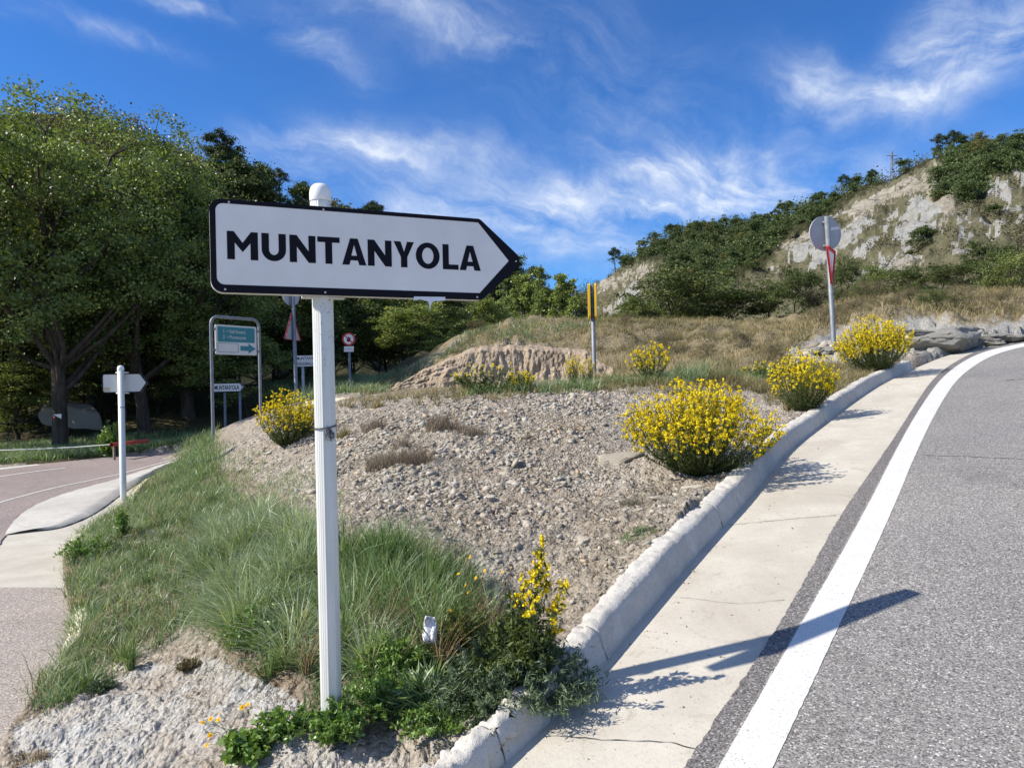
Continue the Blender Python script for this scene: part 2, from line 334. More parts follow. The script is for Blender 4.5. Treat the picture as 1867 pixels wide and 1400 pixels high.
def paint(name, col, wearcol, amt=.60):
    def f(nt, N, L):
        s = NT(nt); v = s.voro(160, 'F1', 'Distance'); n = s.noise(7, 8, .7); n2 = s.noise(95, 4, .7)
        w = s.math('MULTIPLY', s.ramp(n2, [(amt, 0.0), (amt + .08, 1.0)]), s.ramp(n, [(.4, 0.35), (.55, 1.0)]))
        c = s.mix(w, s.mix(s.ramp(n, [(.4, 0.0), (.7, .35)]), col, tuple(a * .82 for a in col)), wearcol)
        s.out(c, .6, s.bump(s.math('ADD', v, n2), .4, .003), 0, .3)
    return mat(name, f)
M['whitepaint'] = paint('white road paint', (.63, .625, .60), (.30, .29, .28), .57)
M['whitepaint_old'] = paint('faded road paint', (.62, .60, .57), (.24, .21, .20), .56)
M['bluepaint'] = paint('blue road paint', (.10, .34, .75), (.55, .55, .5), .6)
M['tar'] = simple('crack', (.04, .038, .038), .9)

def groundmat(nt, N, L):
    s = NT(nt)
    n1 = s.noise(1.3, 7, .65); n2 = s.noise(9, 6, .65); n3 = s.noise(45, 4, .65)
    v = s.voro(34, 'F1', 'Color'); sep = N.new('ShaderNodeSeparateColor'); L.new(v, sep.inputs[0]); vd = s.voro(34, 'F1', 'Distance')
    v9 = s.voro(11, 'F1', 'Distance')
    gravel = s.ramp(sep.outputs[0], [(0, (.22, .19, .152)), (.5, (.35, .31, .255)), (.85, (.46, .41, .34)), (1, (.52, .47, .39))])
    gravel = s.mix(s.ramp(n2, [(.42, 0.0), (.66, .6)]), gravel, (.235, .195, .155))
    gravel = s.mix(s.ramp(n1, [(.5, 0.0), (.66, .55)]), gravel, (.40, .385, .35))
    soil = s.ramp(n2, [(.3, (.17, .135, .10)), (.7, (.33, .27, .20))])
    conc = s.ramp(n3, [(.3, (.36, .36, .35)), (.65, (.55, .55, .53))]); conc = s.mix(s.ramp(n1, [(.4, 0.0), (.62, .8)]), conc, (.36, .30, .23))
    dry = s.ramp(n2, [(.3, (.16, .135, .08)), (.7, (.30, .25, .16))])
    grey = s.ramp(s.noise(1, 7, .65, 0, s.scaled((2.5, 2.5, 14))), [(.3, (.27, .265, .245)), (.7, (.43, .42, .385))])
    cut = s.ramp(s.noise(1, 7, .65, .3, s.scaled((5, 5, 1.6))), [(.3, (.25, .19, .135)), (.5, (.40, .32, .235)), (.75, (.50, .42, .32))])
    c = s.mix(s.attr('soil'), gravel, soil); c = s.mix(s.attr('dry'), c, dry); c = s.mix(s.attr('conc'), c, conc)
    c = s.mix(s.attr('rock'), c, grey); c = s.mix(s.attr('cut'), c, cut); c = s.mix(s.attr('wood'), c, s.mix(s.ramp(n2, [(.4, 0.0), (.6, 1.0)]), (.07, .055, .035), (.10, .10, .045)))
    h = s.math('ADD', s.math('MULTIPLY', s.ramp(vd, [(0, 1.0), (.6, 0.0)]), 1.0), s.math('ADD', s.math('MULTIPLY', n3, 1.4), s.math('MULTIPLY', s.ramp(v9, [(0, 1.0), (.7, 0.0)]), 1.5)))
    s.out(c, .95, s.bump(h, .9, .02), 0, .12)
M['ground'] = mat('ground', groundmat)
def hillmat(nt, N, L):
    s = NT(nt)
    n1 = s.noise(.35, 7, .65); n2 = s.noise(1.1, 7, .7); st = s.noise(1, 7, .7, .2, s.scaled((.5, .25, .16)))
    grey = s.ramp(n2, [(.25, (.21, .212, .20)), (.5, (.315, .318, .305)), (.75, (.40, .40, .38))])
    grey = s.mix(s.ramp(n1, [(.52, 0.0), (.62, .7)]), grey, (.30, .26, .20))
    beige = s.ramp(s.noise(1, 7, .7, .3, s.scaled((.35, .35, 2.0))), [(.3, (.175, .155, .12)), (.5, (.305, .28, .23)), (.7, (.41, .385, .33))])
    scrub = s.ramp(n2, [(.3, (.075, .078, .042)), (.5, (.125, .12, .072)), (.7, (.21, .19, .135))])
    wood = s.ramp(n2, [(.3, (.022, .026, .014)), (.7, (.06, .06, .03))])
    brk = s.noise(.9, 8, .75, .4); brk2 = s.noise(1, 8, .75, .3, s.scaled((1.1, 1.1, .5)))
    def brkm(a, n): return s.ramp(s.math('ADD', s.attr(a), s.math('MULTIPLY', s.math('SUBTRACT', n, .5), 2.2)), [(.42, 0.0), (.56, 1.0)])
    c = s.mix(brkm('grey', brk2), s.mix(s.attr('forest'), scrub, wood), grey); c = s.mix(brkm('beige', brk), c, beige)
    s.out(c, .95, s.bump(s.math('ADD', n2, st), 1.0, .6), 0, .1)
M['hillside'] = mat('hillside', hillmat)
M['stonemat'] = None
def stonemat(nt, N, L):
    s = NT(nt); a = s.attr('v'); n = s.noise(14, 6, .65)
    c = s.ramp(a, [(0, (.22, .195, .16)), (.3, (.34, .305, .25)), (.6, (.45, .405, .335)), (.8, (.42, .405, .365)), (.93, (.54, .50, .42)), (1, (.52, .36, .22))])
    s.out(s.mix(s.ramp(n, [(.35, 0.0), (.7, .5)]), c, (.24, .215, .18)), .95, s.bump(n, .5, .01), 0, .15)
M['stone'] = mat('stone', stonemat)

# ------------------------------------------------------------------ terrain
GX, GY = 0.10, 0.075
def R(x, y): return GX * x + GY * y
def Lp(x, y): return -0.25 + 0.02 * np.asarray(y, float) + 0 * np.asarray(x, float)
def onR(px, py):
    u, v = uv(px, py); Y = EYE / (v + GY + GX * u); return np.array([u * Y, Y])
def onL(px, py):
    u, v = uv(px, py); Y = (EYE + .25) / (v + .02); return np.array([u * Y, Y])
def polyR(pts, back=6, ext=None):
    P = np.array([onR(*p) for p in pts]); d = P[1] - P[0]; d /= np.linalg.norm(d)
    P = np.concatenate([[P[0] - d * back], P]); 
    if ext: e = P[-1] - P[-2]; e /= np.linalg.norm(e); P = np.concatenate([P, [P[-1] + e * ext]])
    return resample(chaikin(P, 3), n=400)
foot_px = [(912,1400),(1045,1277),(1150,1152),(1264,1019),(1368,909),(1431,826),(1503,772),(1553,734),(1610,697),(1660,676),(1690,664),(1712,654),(1745,644),(1790,634),(1867,622)]
gutR_px = [(1250,1400),(1322,1290),(1432,1128),(1532,940),(1590,860),(1640,785),(1700,690),(1745,658),(1790,637),(1867,624)]
lineL_px = [(1315,1400),(1571,950),(1632,826),(1680,741),(1722,684),(1772,651),(1815,637),(1867,627)]
lineR_px = [(1413,1400),(1622,950),(1671,826),(1713,741),(1747,690),(1795,656),(1835,641),(1880,631)]
FOOT = polyR(foot_px, ext=14); GUTR = polyR(gutR_px, ext=14); LNL = polyR(lineL_px, ext=14); LNR = polyR(lineR_px, ext=14)
def side_of(P, x, y):
    """signed distance to polyline P (positive = right side), index of nearest"""
    x = np.asarray(x, float).ravel(); y = np.asarray(y, float).ravel(); Pd = P[::4]; best = np.full(x.shape, 1e9); bi = np.zeros(x.shape, int)
    for i in range(len(Pd)):
        d = (x - Pd[i, 0]) ** 2 + (y - Pd[i, 1]) ** 2; m = d < best; best[m] = d[m]; bi[m] = i
    T = np.gradient(Pd, axis=0)[bi]; dx = x - Pd[bi, 0]; dy = y - Pd[bi, 1]; T = unit(T)
    cr_ = T[:, 1] * dx - T[:, 0] * dy
    return np.where(np.sqrt(best) > np.abs(cr_) + .6, np.sign(cr_) * np.sqrt(best), cr_)
TP = unit(np.gradient(FOOT, axis=0)); NRM = np.stack([-TP[:, 1], TP[:, 0]], 1)      # left normal of the kerb foot line
# control points: pixel, pixel, distance
ctl = [(603,1305,3.02),(600,1400,2.75),(760,1400,2.7),(860,1400,2.65),(760,1290,3.1),(860,1260,3.3),(960,1230,3.35),
 (300,1400,3.1),(150,1400,3.2),(450,1330,3.2),(400,1250,3.7),(250,1250,4.1),(120,1300,3.75),(500,1150,4.1),(300,1150,4.8),(180,1150,5.0),
 (450,1000,5.8),(300,1000,7.0),(180,990,7.4),(560,1000,5.2),(700,1050,4.5),(900,1050,4.6),(1000,1060,4.5),(700,950,5.5),(900,950,5.6),(1060,950,5.4),(1150,950,5.2),
 (300,900,10.5),(380,900,9.2),(450,900,8.2),(560,880,7.4),(700,860,7.0),(850,850,7.0),(1000,850,7.0),(1130,860,6.9),(1220,900,6.0),
 (388,805,14.2),(340,850,14.0),(420,820,12.5),(470,790,11.5),(520,800,10.0),(600,780,10.0),(600,745,12.0),(700,780,9.0),(700,738,11.5),(850,760,9.2),(850,722,11.2),
 (1000,740,9.6),(1000,712,11.0),(1120,760,9.0),(1120,700,11.0),(1250,760,9.2),(1250,706,11.0),(1350,740,9.6),(1370,706,11.2),(1450,715,11.0),(1500,700,11.8),
 (475,757,15.2),(430,768,17.5),(520,742,17),(640,724,20),(560,738,20),(700,716,16.5),(850,712,16),(1000,702,16),(1084,690,15.5),(1200,692,14.5),(1300,690,14),(1400,682,14),(1522,660,15.6),(1470,672,15),
 (720,722,18.3),(900,712,18.2),(1050,700,18.2),
 (640,722,25),(540,735,26),(700,690,24),(760,668,23),(850,615,25),(950,590,26),(1080,586,27),(1200,588,28),(1300,592,29),(1150,640,21.5),(1250,640,20.5),(1350,650,18.5),(1430,640,19),
 (1400,600,28),(1460,590,28),(1550,560,32),(1600,540,36),(1700,530,38),(1800,540,34),(1867,555,32),(1450,650,17.5),(1560,640,18.5),(1640,640,18.0),
 (1500,600,23),(1550,588,22.5),(1620,585,22),(1700,583,22),(1760,588,22.5),(1867,588,24),(1950,600,25),(1790,622,19.5),(1867,612,20.5)]
C3 = [at(*c) for c in ctl]
for i in range(0, 330, 14):
    p = FOOT[i] + NRM[i] * (.21 * (.62 + .38 * float(np.clip((FOOT[i][1] - 2.3) / 2.1, 0, 1)))); C3.append(np.array([p[0], p[1], R(*p) + .135]))
for i in range(330, 400, 8):
    p = FOOT[i] + NRM[i] * .5; C3.append(np.array([p[0], p[1], R(*p) + .12]))
isl_px = [(330,842),(290,862),(250,890),(235,925),(170,955),(118,1000),(125,1080),(145,1135),(118,1200),(60,1275),(20,1345),(-30,1420),(-90,1520)]
ISL = resample(chaikin([onL(*p) for p in isl_px], 2), n=200)
for p in ISL[::12]: C3.append(np.array([p[0], p[1], Lp(*p)]))
for x, y in ((-9,12),(-14,16),(-10,18),(-16,22),(-8,20.5),(-20,15),(-6,5),(-5,2),(-12,6),(-3,0),(-4,-3),(-12,-5),(-20,5)): C3.append(np.array([x, y, float(Lp(x, y))]))
for x, y in ((-12,24),(-16,30),(-24,28),(-9,26)): C3.append(np.array([x, y, .6 + (y - 22) * .15]))
for x, y in ((-5,38),(0,38),(5,40),(-12,38),(-24,42)): C3.append(np.array([x, y, 1.6]))
C3 = np.array(C3)
def tps_fit(P, lam=.002):
    n = len(P); d = np.sqrt(((P[:, None, :2] - P[None, :, :2]) ** 2).sum(-1)); K = d * d * np.log(d + 1e-9) + lam * np.eye(n)
    A = np.zeros((n + 3, n + 3)); A[:n, :n] = K; A[:n, n] = 1; A[:n, n + 1:] = P[:, :2]; A[n:, :n] = A[:n, n:].T
    return np.linalg.solve(A, np.concatenate([P[:, 2], [0, 0, 0]]))
TW = tps_fit(C3)
def tps(x, y):
    x = np.asarray(x, float); sh = x.shape; x = x.ravel(); y = np.asarray(y, float).ravel(); o = TW[len(C3)] + TW[len(C3) + 1] * x + TW[len(C3) + 2] * y
    for i in range(len(C3)):
        d2 = (x - C3[i, 0]) ** 2 + (y - C3[i, 1]) ** 2 + 1e-12; o = o + TW[i] * d2 * .5 * np.log(d2)
    return o.reshape(sh)
def sstep(a, b, x): t = np.clip((x - a) / (b - a), 0, 1); return t * t * (3 - 2 * t)
# the cut bank: steep step along this world line
BANKL = resample(chaikin([at(690,722,18.2)[:2], at(760,700,18.2)[:2], at(850,680,18.2)[:2], at(950,680,18.3)[:2], at(1050,680,18.3)[:2], at(1115,690,17.6)[:2]], 2), n=120)
bank_top_px = [(690,716),(720,700),(760,680),(800,662),(850,640),(880,633),(950,632),(1020,634),(1070,640),(1110,670)]
def G(x, y):
    """smooth ground height"""
    x = np.asarray(x, float); y = np.asarray(y, float); sh = x.shape; xr, yr = x.ravel(), y.ravel()
    z = tps(np.clip(xr, -40, 40), np.clip(yr, -8, 42))
    r = np.hypot(xr, yr); zf = np.where(xr > 0, 4.0 + 0 * xr, 1.5) ; w = sstep(34, 55, r) ; 
    zf = 1.2 + 5.0 * sstep(0, 30, xr) * sstep(10, 40, yr) ; zf = np.where(yr < 10, R(np.clip(xr, -30, 30), np.clip(yr, -30, 30)) * .4, zf)
    z = z * (1 - w) + zf * w
    back = sstep(2, -3, yr); zb = np.where(xr > -2, R(np.clip(xr, -20, 20), np.clip(yr, -20, 20)), Lp(xr, np.clip(yr, -20, 20))) * (1 - w) + zf * w
    z = z * (1 - back) + zb * back
    return z.reshape(sh)
def bank_extra(x, y):
    """steepened earth face: moves the height step close to the bank line"""
    x = np.asarray(x, float).ravel(); y = np.asarray(y, float).ravel()
    bx = BANKL[:, 0]; by = BANKL[:, 1]; yb = np.interp(x, bx, by, left=np.nan, right=np.nan)
    px = CX + x / np.where(yb > 0, yb, 18) * F; top = np.interp(px, [p[0] for p in bank_top_px], [p[1] for p in bank_top_px])
    ztop = EYE - ((top - CY) / F + ROLL * (px - CX) / F) * (yb + .9); ok = ~np.isnan(yb)
    return ok, np.nan_to_num(yb, nan=18.2), np.nan_to_num(ztop, nan=0)
HGRID = {}
def ground(x, y, detail=True):
    x = np.asarray(x, float); y = np.asarray(y, float); sh = x.shape; xr, yr = x.ravel(), y.ravel()
    z = G(xr, yr); s = side_of(FOOT, xr, yr)
    ok, yb, zt = bank_extra(xr, yr); near = ok & (yr > yb - .1) & (yr < yb + 7)
    jag = fbm(xr * 2.2, yr * 0 + 3, 4, 5) * .35 + fbm(xr * 6, yr * 0, 3, 9) * .12
    t = sstep(0, 1, (yr - yb + jag) / .75); fade = 1 - sstep(2.5, 7, yr - yb)
    zz = z + np.maximum(0, zt - z) * t * fade
    z = np.where(near, zz, z)
    px, py = proj(np.stack([xr, yr, z], 1))
    if detail:
        isl = (s < -.19) & ~leftzone(xr, yr)
        gr = np.where(isl, 1.0, 0.0) * (1 - sstep(30, 40, yr))
        amp = .035 + .02 * (yr > 5) * (yr < 13) * (px > 600)
        z = z + gr * (fbm(xr * 3.1, yr * 3.1, 5, 3, .6) * amp * .8 + np.abs(fbm(xr * 9, yr * 9, 4, 11, .7)) * .075 * (.25 + .75 * (yr < 14)) * (.35 + .65 * (fbm(xr * 1.3, yr * 1.3, 3, 15) > -.15)) + (np.floor(fbm(xr * 4.2, yr * 4.2, 3, 19, .6) * 5) / 5) * .035 * (yr < 14) + fbm(xr * .8, yr * .8, 3, 21) * .05)
        z = z + np.where(isl & (yr > 19) & (xr > -4), np.maximum(0, fbm(xr * 1.1, yr * 1.1, 4, 31)) * .5, 0)
        # stream of rock outcrop on the right, lumpy with a ledge
        ro = rockmask(px, py) * (yr > 14) * (yr < 27) * isl
        z = z + ro * (fbm(xr * 1.2, yr * 1.2, 5, 41, .6) * .28 + np.floor((fbm(xr * .5, yr * .9, 2, 44) + 1) * 3) * .07)
        ck = ok & (yr > yb - .2) & (yr < yb + 1.2)
        z = z + np.where(ck, fbm(xr * 5, yr * 5, 4, 51, .65) * .12, 0)
    w1 = sstep(-.18, -.08, s)
    z = z * (1 - w1) + (R(xr, yr) - .08) * w1 * (1 - sstep(34, 55, np.hypot(xr, yr))) + z * w1 * sstep(34, 55, np.hypot(xr, yr))
    lz = leftzone(xr, yr); z = np.where(lz, np.minimum(z, Lp(xr, yr)) - .05, z)
    return z.reshape(sh)
ROADFAR = np.array([onL(*p) for p in ((0,852),(100,843),(210,832),(320,821))])
_k = np.polyfit(ROADFAR[:, 0], ROADFAR[:, 1], 1)
def leftzone(x, y):
    """True on the left road, apron and side lane"""
    x = np.asarray(x, float); y = np.asarray(y, float)
    s = side_of(ISL, x, y)        # ISL runs from far to near: island lies on its left (x larger)
    far = y < (_k[0] * x + _k[1])
    inn = (s > 0.03) & (x < -1.4) & (y > -30)
    beyond = (x < ISL[0, 0] + 6) & (y > ISL[0, 1] - .1)
    farroad = (y > (_k[0] * x + _k[1]) - 2.3) & (x < -4.5) & (y > ISL[0, 1] - .2) & (x < -5.2)
    return far & (np.where(beyond, farroad, inn))
ROCKPOLY = [(1440,640),(1500,612),(1580,588),(1700,583),(1770,596),(1867,588),(1950,590),(1950,640),(1790,638),(1700,650),(1600,665),(1440,665)]
def rockmask(px, py): return inpoly(px, py, ROCKPOLY).astype(float)
def hit(px, py, ymin=2.0, ymax=60):
    px = np.atleast_1d(np.asarray(px, float)); py = np.atleast_1d(np.asarray(py, float)); u, v = uv(px, py)
    Ys = ymin * (ymax / ymin) ** np.linspace(0, 1, 160); X = u[:, None] * Ys; Y = np.broadcast_to(Ys, X.shape); g = HT(X, Y)
    d = (EYE - v[:, None] * Y) - g; neg = d < 0; i = np.where(neg.any(1), neg.argmax(1), 159); i = np.maximum(i, 1); k = np.arange(len(px))
    a = d[k, i - 1]; b = d[k, i]; t = np.clip(a / (a - b + 1e-9), 0, 1); Yh = Ys[i - 1] * (1 - t) + Ys[i] * t
    return np.stack([u * Yh, Yh, EYE - v * Yh], 1)
# polar sheet, fine where the camera looks
r1 = np.concatenate([np.geomspace(1.6, 3.2, 55)[:-1], np.geomspace(3.2, 13, 250)[:-1], np.geomspace(13, 46, 95)]); r2 = np.geomspace(46, 1500, 22)[1:]; r0 = np.array([.15, .5, 1.0])
RR = np.concatenate([r0, r1, r2]); a_f = np.linspace(math.radians(-39), math.radians(39), 400); a_c = np.linspace(math.radians(39), math.radians(321), 60)[1:-1]
AA = np.concatenate([a_f, a_c]); nA, nR = len(AA), len(RR)
gxx = RR[:, None] * np.sin(AA)[None]; gyy = RR[:, None] * np.cos(AA)[None]; gz = ground(gxx, gyy)
def HT(x, y):
    """look the height up in the finished sheet"""
    x = np.asarray(x, float); y = np.asarray(y, float); r = np.hypot(x, y); a = np.mod(np.arctan2(x, y), 2 * np.pi)
    aa = np.where(a > math.radians(321), a - 2 * np.pi, a); Aext = np.concatenate([AA, [AA[0] + 2 * np.pi]])
    ia = np.clip(np.searchsorted(Aext, aa) - 1, 0, nA - 1); ir = np.clip(np.searchsorted(RR, r) - 1, 0, nR - 2)
    ta = np.clip((aa - Aext[ia]) / (Aext[ia + 1] - Aext[ia]), 0, 1); tr = np.clip((r - RR[ir]) / (RR[ir + 1] - RR[ir]), 0, 1); ib = (ia + 1) % nA
    return (gz[ir, ia] * (1 - ta) + gz[ir, ib] * ta) * (1 - tr) + (gz[ir + 1, ia] * (1 - ta) + gz[ir + 1, ib] * ta) * tr
GREENP = [[(0,1330),(60,1250),(110,1150),(118,980),(230,900),(320,850),(450,860),(520,900),(600,950),(860,1000),(900,1100),(1010,1150),(1030,1290),(900,1330),(560,1340),(420,1200),(380,1140),(240,1190),(100,1300)]]
DRYP = [(560,760),(700,700),(800,650),(880,600),(1100,575),(1450,575),(1867,480),(1867,590),(1560,585),(1430,640),(1500,700),(1100,706),(1040,690),(850,715),(600,740)]
def make_ground():
    V = np.stack([gxx, gyy, gz], -1).reshape(-1, 3); idx = np.arange(nR * nA).reshape(nR, nA); nx = np.roll(idx, -1, 1)
    Q = np.stack([idx[:-1], idx[1:], nx[1:], nx[:-1]], -1).reshape(-1, 4)
    fan = np.stack([np.full(nA, len(V)), idx[0], nx[0]], 1); V = np.concatenate([V, [[0, 0, 0.0]]])
    x, y, z = V.T; px, py = proj(V); px = px + fbm(x * 2, y * 2, 4, 61) * 18; py = py + fbm(x * 2, y * 2, 4, 67) * 12
    s = side_of(FOOT, x, y); ok, yb, zt = bank_extra(x, y)
    soil = inpoly(px, py, GREENP[0]).astype(float) * (y < 16) * .85
    soil = np.maximum(soil, .28 * (fbm(x * 1.3, y * 1.3, 4, 71) > .12) * (y < 14))
    dry = inpoly(px, py, DRYP).astype(float) * (y > 12) + (y > 24); dry = np.clip(dry, 0, 1)
    conc = (inpoly(px, py, [(40,1420),(20,1330),(140,1270),(280,1215),(400,1200),(560,1290),(560,1420)]) | inpoly(px, py, [(480,1420),(560,1345),(700,1385),(860,1350),(960,1270),(1010,1290),(900,1420)])).astype(float) * (y < 5.5)
    conc = np.maximum(conc, inpoly(px, py, [(130,985),(190,945),(270,915),(330,920),(290,980),(180,1010)]) * (y < 10) * 1.0)
    conc = np.maximum(conc, (s > -.42) * (s < 0) * (y < 3.6))
    rock = rockmask(px, py) * (y > 14) * (y < 27)
    cut = (ok & (y > yb - .25) & (y < yb + .75)).astype(float) * (px > 680) * (px < 1125)
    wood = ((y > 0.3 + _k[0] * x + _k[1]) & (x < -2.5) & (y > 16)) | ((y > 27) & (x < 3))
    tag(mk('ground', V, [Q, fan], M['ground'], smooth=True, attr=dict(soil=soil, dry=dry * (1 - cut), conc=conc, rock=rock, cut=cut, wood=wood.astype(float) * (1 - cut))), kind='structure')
make_ground()
def cutting():
    n, m_ = 320, 44; P = resample(BANKL, n=n); f = np.linspace(0, 1, m_)[None]; x = P[:, 0:1] + 0 * f; yb = P[:, 1:2]; _, _, zt = bank_extra(P[:, 0], P[:, 1]); zb0 = HT(P[:, 0], P[:, 1] - .5)
    edge = np.minimum(1, np.minimum(np.arange(n), np.arange(n)[::-1]) / 40.)[:, None]; zt = np.maximum(zt, zb0 + .05)[:, None] + fbm(x * 3, x * 0, 4, 72) * .09; h = zt - zb0[:, None]
    gul = fbm(x * 1.7, f * .9 + 3, 5, 75, .62); rl = fbm(x * 5.5, f * 2.2, 5, 78, .7); lay = np.abs(fbm(x * 1.1 + f * .8, f * 7, 4, 79, .6))
    left = 1 - sstep(0, 1, (P[:, 0:1] - P[0, 0]) / (P[-1, 0] - P[0, 0]) * 2.2 - .3)
    y = yb - .38 + .42 * f ** 1.6 - .35 * (1 - f) ** 3 * .6 + gul * .26 * (1 - .5 * left) + rl * .11 + lay * .22 * left - .15; z = zb0[:, None] - .1 + (h + .1) * f
    y[:, -6:] += np.linspace(0, .5, 6)[None]; z[:, -6:] = z[:, -6:] + 0
    V = np.stack([x, y, z], -1).reshape(-1, 3); idx = np.arange(n * m_).reshape(n, m_); Q = np.stack([idx[:-1, :-1], idx[1:, :-1], idx[1:, 1:], idx[:-1, 1:]], -1).reshape(-1, 4)
    one = np.ones(len(V)); tag(mk('earth_cutting', V, Q, M['ground'], attr=dict(cut=one, soil=0 * one, dry=0 * one, conc=0 * one, rock=0 * one, wood=0 * one)), kind='structure')
cutting()
def strip(name, A, Bl, zf, m, nc=3, rag=0.0, seed=1, kind='structure', ragB=0.0):
    n = len(A); t = np.linspace(0, 1, nc)[None, :, None]; d = unit(Bl - A)
    s = np.arange(n) * .37
    if rag: A = A + d * (fbm(np.linspace(0, n * 2.2, n), np.zeros(n), 5, seed, .75)[:, None] * rag)
    if ragB: Bl = Bl + d * (fbm(np.linspace(0, n * 2.2, n), np.zeros(n), 5, seed + 3, .75)[:, None] * ragB)
    P = A[:, None] * (1 - t) + Bl[:, None] * t; z = zf(P[..., 0], P[..., 1]); V = np.concatenate([P, z[..., None]], -1).reshape(-1, 3)
    idx = np.arange(n * nc).reshape(n, nc); Q = np.stack([idx[:-1, :-1], idx[:-1, 1:], idx[1:, 1:], idx[1:, :-1]], -1).reshape(-1, 4)
    o = mk(name, V, Q, m, smooth=True)
    if kind: tag(o, kind=kind)
    return o
def dens(P, n=1200): return resample(P, n=n)
FO, GU, L1, L2 = dens(FOOT), dens(GUTR), dens(LNL), dens(LNR)
def match(A, Bp):
    """for each point of A the nearest point of polyline B"""
    d = ((A[:, None] - Bp[None]) ** 2).sum(-1); return Bp[d.argmin(1)]
FOs = FO[::3]; GUT_IN = GU[::3]; TPG = unit(np.gradient(GUT_IN, axis=0))
strip('concrete_gutter', match(GUT_IN, FO) - unit(GUT_IN - match(GUT_IN, FO)) * .03, GUT_IN + unit(GUT_IN - match(GUT_IN, FO)) * .15, lambda x, y: R(x, y) + .0, M['gutter'], 8)
RN = np.stack([TPG[:, 1], -TPG[:, 0]], 1)
L1g = match(GUT_IN, dens(L1))
GUd = GU; T_ = unit(np.gradient(GUd, axis=0)); Rn = np.stack([T_[:, 1], -T_[:, 0]], 1)
nearL = match(GUd, L1)
strip('asphalt_margin', GUd, GUd + (nearL - GUd) * .92, lambda x, y: R(x, y) + .014, M['asphalt_edge'], 4, rag=.012, seed=4)
strip('uphill_road', GUd + (nearL - GUd) * .90, GUd + np.array([6.2, -4.2]), lambda x, y: R(x, y) + .018, M['asphalt'], 6)
strip('white_edge_line', L1, match(L1, L2), lambda x, y: R(x, y) + .0205, M['whitepaint'], 3, rag=.004, seed=9, ragB=.004)
# transverse cracks in the asphalt and the gutter
def crack(name, pts, w, z0, seed, m='tar'):
    P = resample(np.array([onR(*p) for p in pts]), step=.02); n = len(P); T = unit(np.gradient(P, axis=0)); Nn = np.stack([-T[:, 1], T[:, 0]], 1)
    P = P + Nn * (fbm(np.arange(n) * .08, np.zeros(n), 5, seed, .7)[:, None] * .03); ww = w * (.4 + np.abs(fbm(np.arange(n) * .3, np.zeros(n), 3, seed + 1))[:, None] * 1.6)
    A, Bq = P - Nn * ww, P + Nn * ww; V = np.concatenate([np.stack([A, Bq], 1).reshape(-1, 2), np.zeros((2 * n, 1))], 1); V[:, 2] = R(V[:, 0], V[:, 1]) + z0
    i = np.arange(n - 1) * 2; tag(mk(name, V, np.stack([i, i + 1, i + 3, i + 2], 1), M[m]), kind='structure')
crack('asphalt_crack', [(1678,834),(1740,835),(1800,838),(1867,841),(2000,846)], .006, .0225, 2)
crack('asphalt_crack', [(1825,697),(1867,694),(1950,690)], .012, .0225, 12)
crack('gutter_joint', [(1345,1390),(1225,1350),(1000,1345)], .0022, .004, 5)
crack('gutter_joint', [(1524,940),(1440,947),(1330,958)], .003, .004, 6)
crack('gutter_joint', [(1430,1095),(1350,1100),(1240,1090)], .0015, .004, 8)
BL = np.array([onR(*p) for p in ((1660,658),(1690,652),(1716,647),(1750,641),(1788,636))]); BL = resample(chaikin(BL, 2), n=60); nb = unit(np.gradient(BL, axis=0)); nb = np.stack([-nb[:, 1], nb[:, 0]], 1)
strip('blue_marking', BL - nb * .035, BL + nb * .035, lambda x, y: R(x, y) + .005, M['bluepaint'], 2)

# kerb: cast concrete segments
def kerb(name, line, normals, prof, zf, segs, m, seed=0, kind='structure', segname='kerb_segment', rough=.006, step=.018):
    root = empty(name); tag(root, kind=kind); d = np.concatenate([[0], np.cumsum(np.linalg.norm(np.diff(line, axis=0), axis=1))])
    prof = np.array(prof); 
    for i, (a, b) in enumerate(segs):
        n = max(3, int((b - a) / step)); t = np.linspace(a, b, n); P = np.stack([np.interp(t, d, line[:, k]) for k in (0, 1)], 1); Nn = unit(np.stack([np.interp(t, d, normals[:, k]) for k in (0, 1)], 1))
        e = np.minimum(np.minimum(t - a, b - t) / .02, 1); sc = .985 + .015 * e
        pf = resample(prof, n=26); k = len(pf)
        ks = (.62 + .38 * sstep(2.3, 4.4, P[:, 1:2])) if 'road' in name else np.ones((n, 1)); rough_ = rough * (1 + 1.2 * (1 - sstep(2.3, 3.6, P[:, 1:2])) * ('road' in name))
        off = pf[:, 0][None] * ks; up = pf[:, 1][None] * sc[:, None] * (.25 + .75 * ks)
        mm = (pf[:, 1] > .01)[None] * 1.0
        nz = fbm(t[:, None] * 14 + 0 * off, off * 34 + up * 30 + 3, 5, seed, .75) * rough_ * 1.9 + fbm(t[:, None] * 1.1, off * 3, 3, seed + 4) * rough
        off = off + nz * .8 * mm; up = up + nz * mm
        X = P[:, 0:1] + Nn[:, 0:1] * off; Y = P[:, 1:2] + Nn[:, 1:2] * off; Z = zf(P[:, 0:1], P[:, 1:2]) + up
        V = np.stack([X, Y, Z], -1).reshape(-1, 3); idx = np.arange(n * k).reshape(n, k)
        Q = np.stack([idx[:-1, :-1], idx[:-1, 1:], idx[1:, 1:], idx[1:, :-1]], -1).reshape(-1, 4)
        ends = [np.stack([np.full(k - 2, idx[0, 0]), idx[0, 2:], idx[0, 1:-1]], 1), np.stack([np.full(k - 2, idx[-1, 0]), idx[-1, 1:-1], idx[-1, 2:]], 1)]
        mk(segname, V, [Q] + ends, m, root, smooth=False)
    return root
dF = np.concatenate([[0], np.cumsum(np.linalg.norm(np.diff(FOOT, axis=0), axis=1))])
def s_at(px, py): p = onR(px, py); return dF[((FOOT - p) ** 2).sum(1).argmin()]
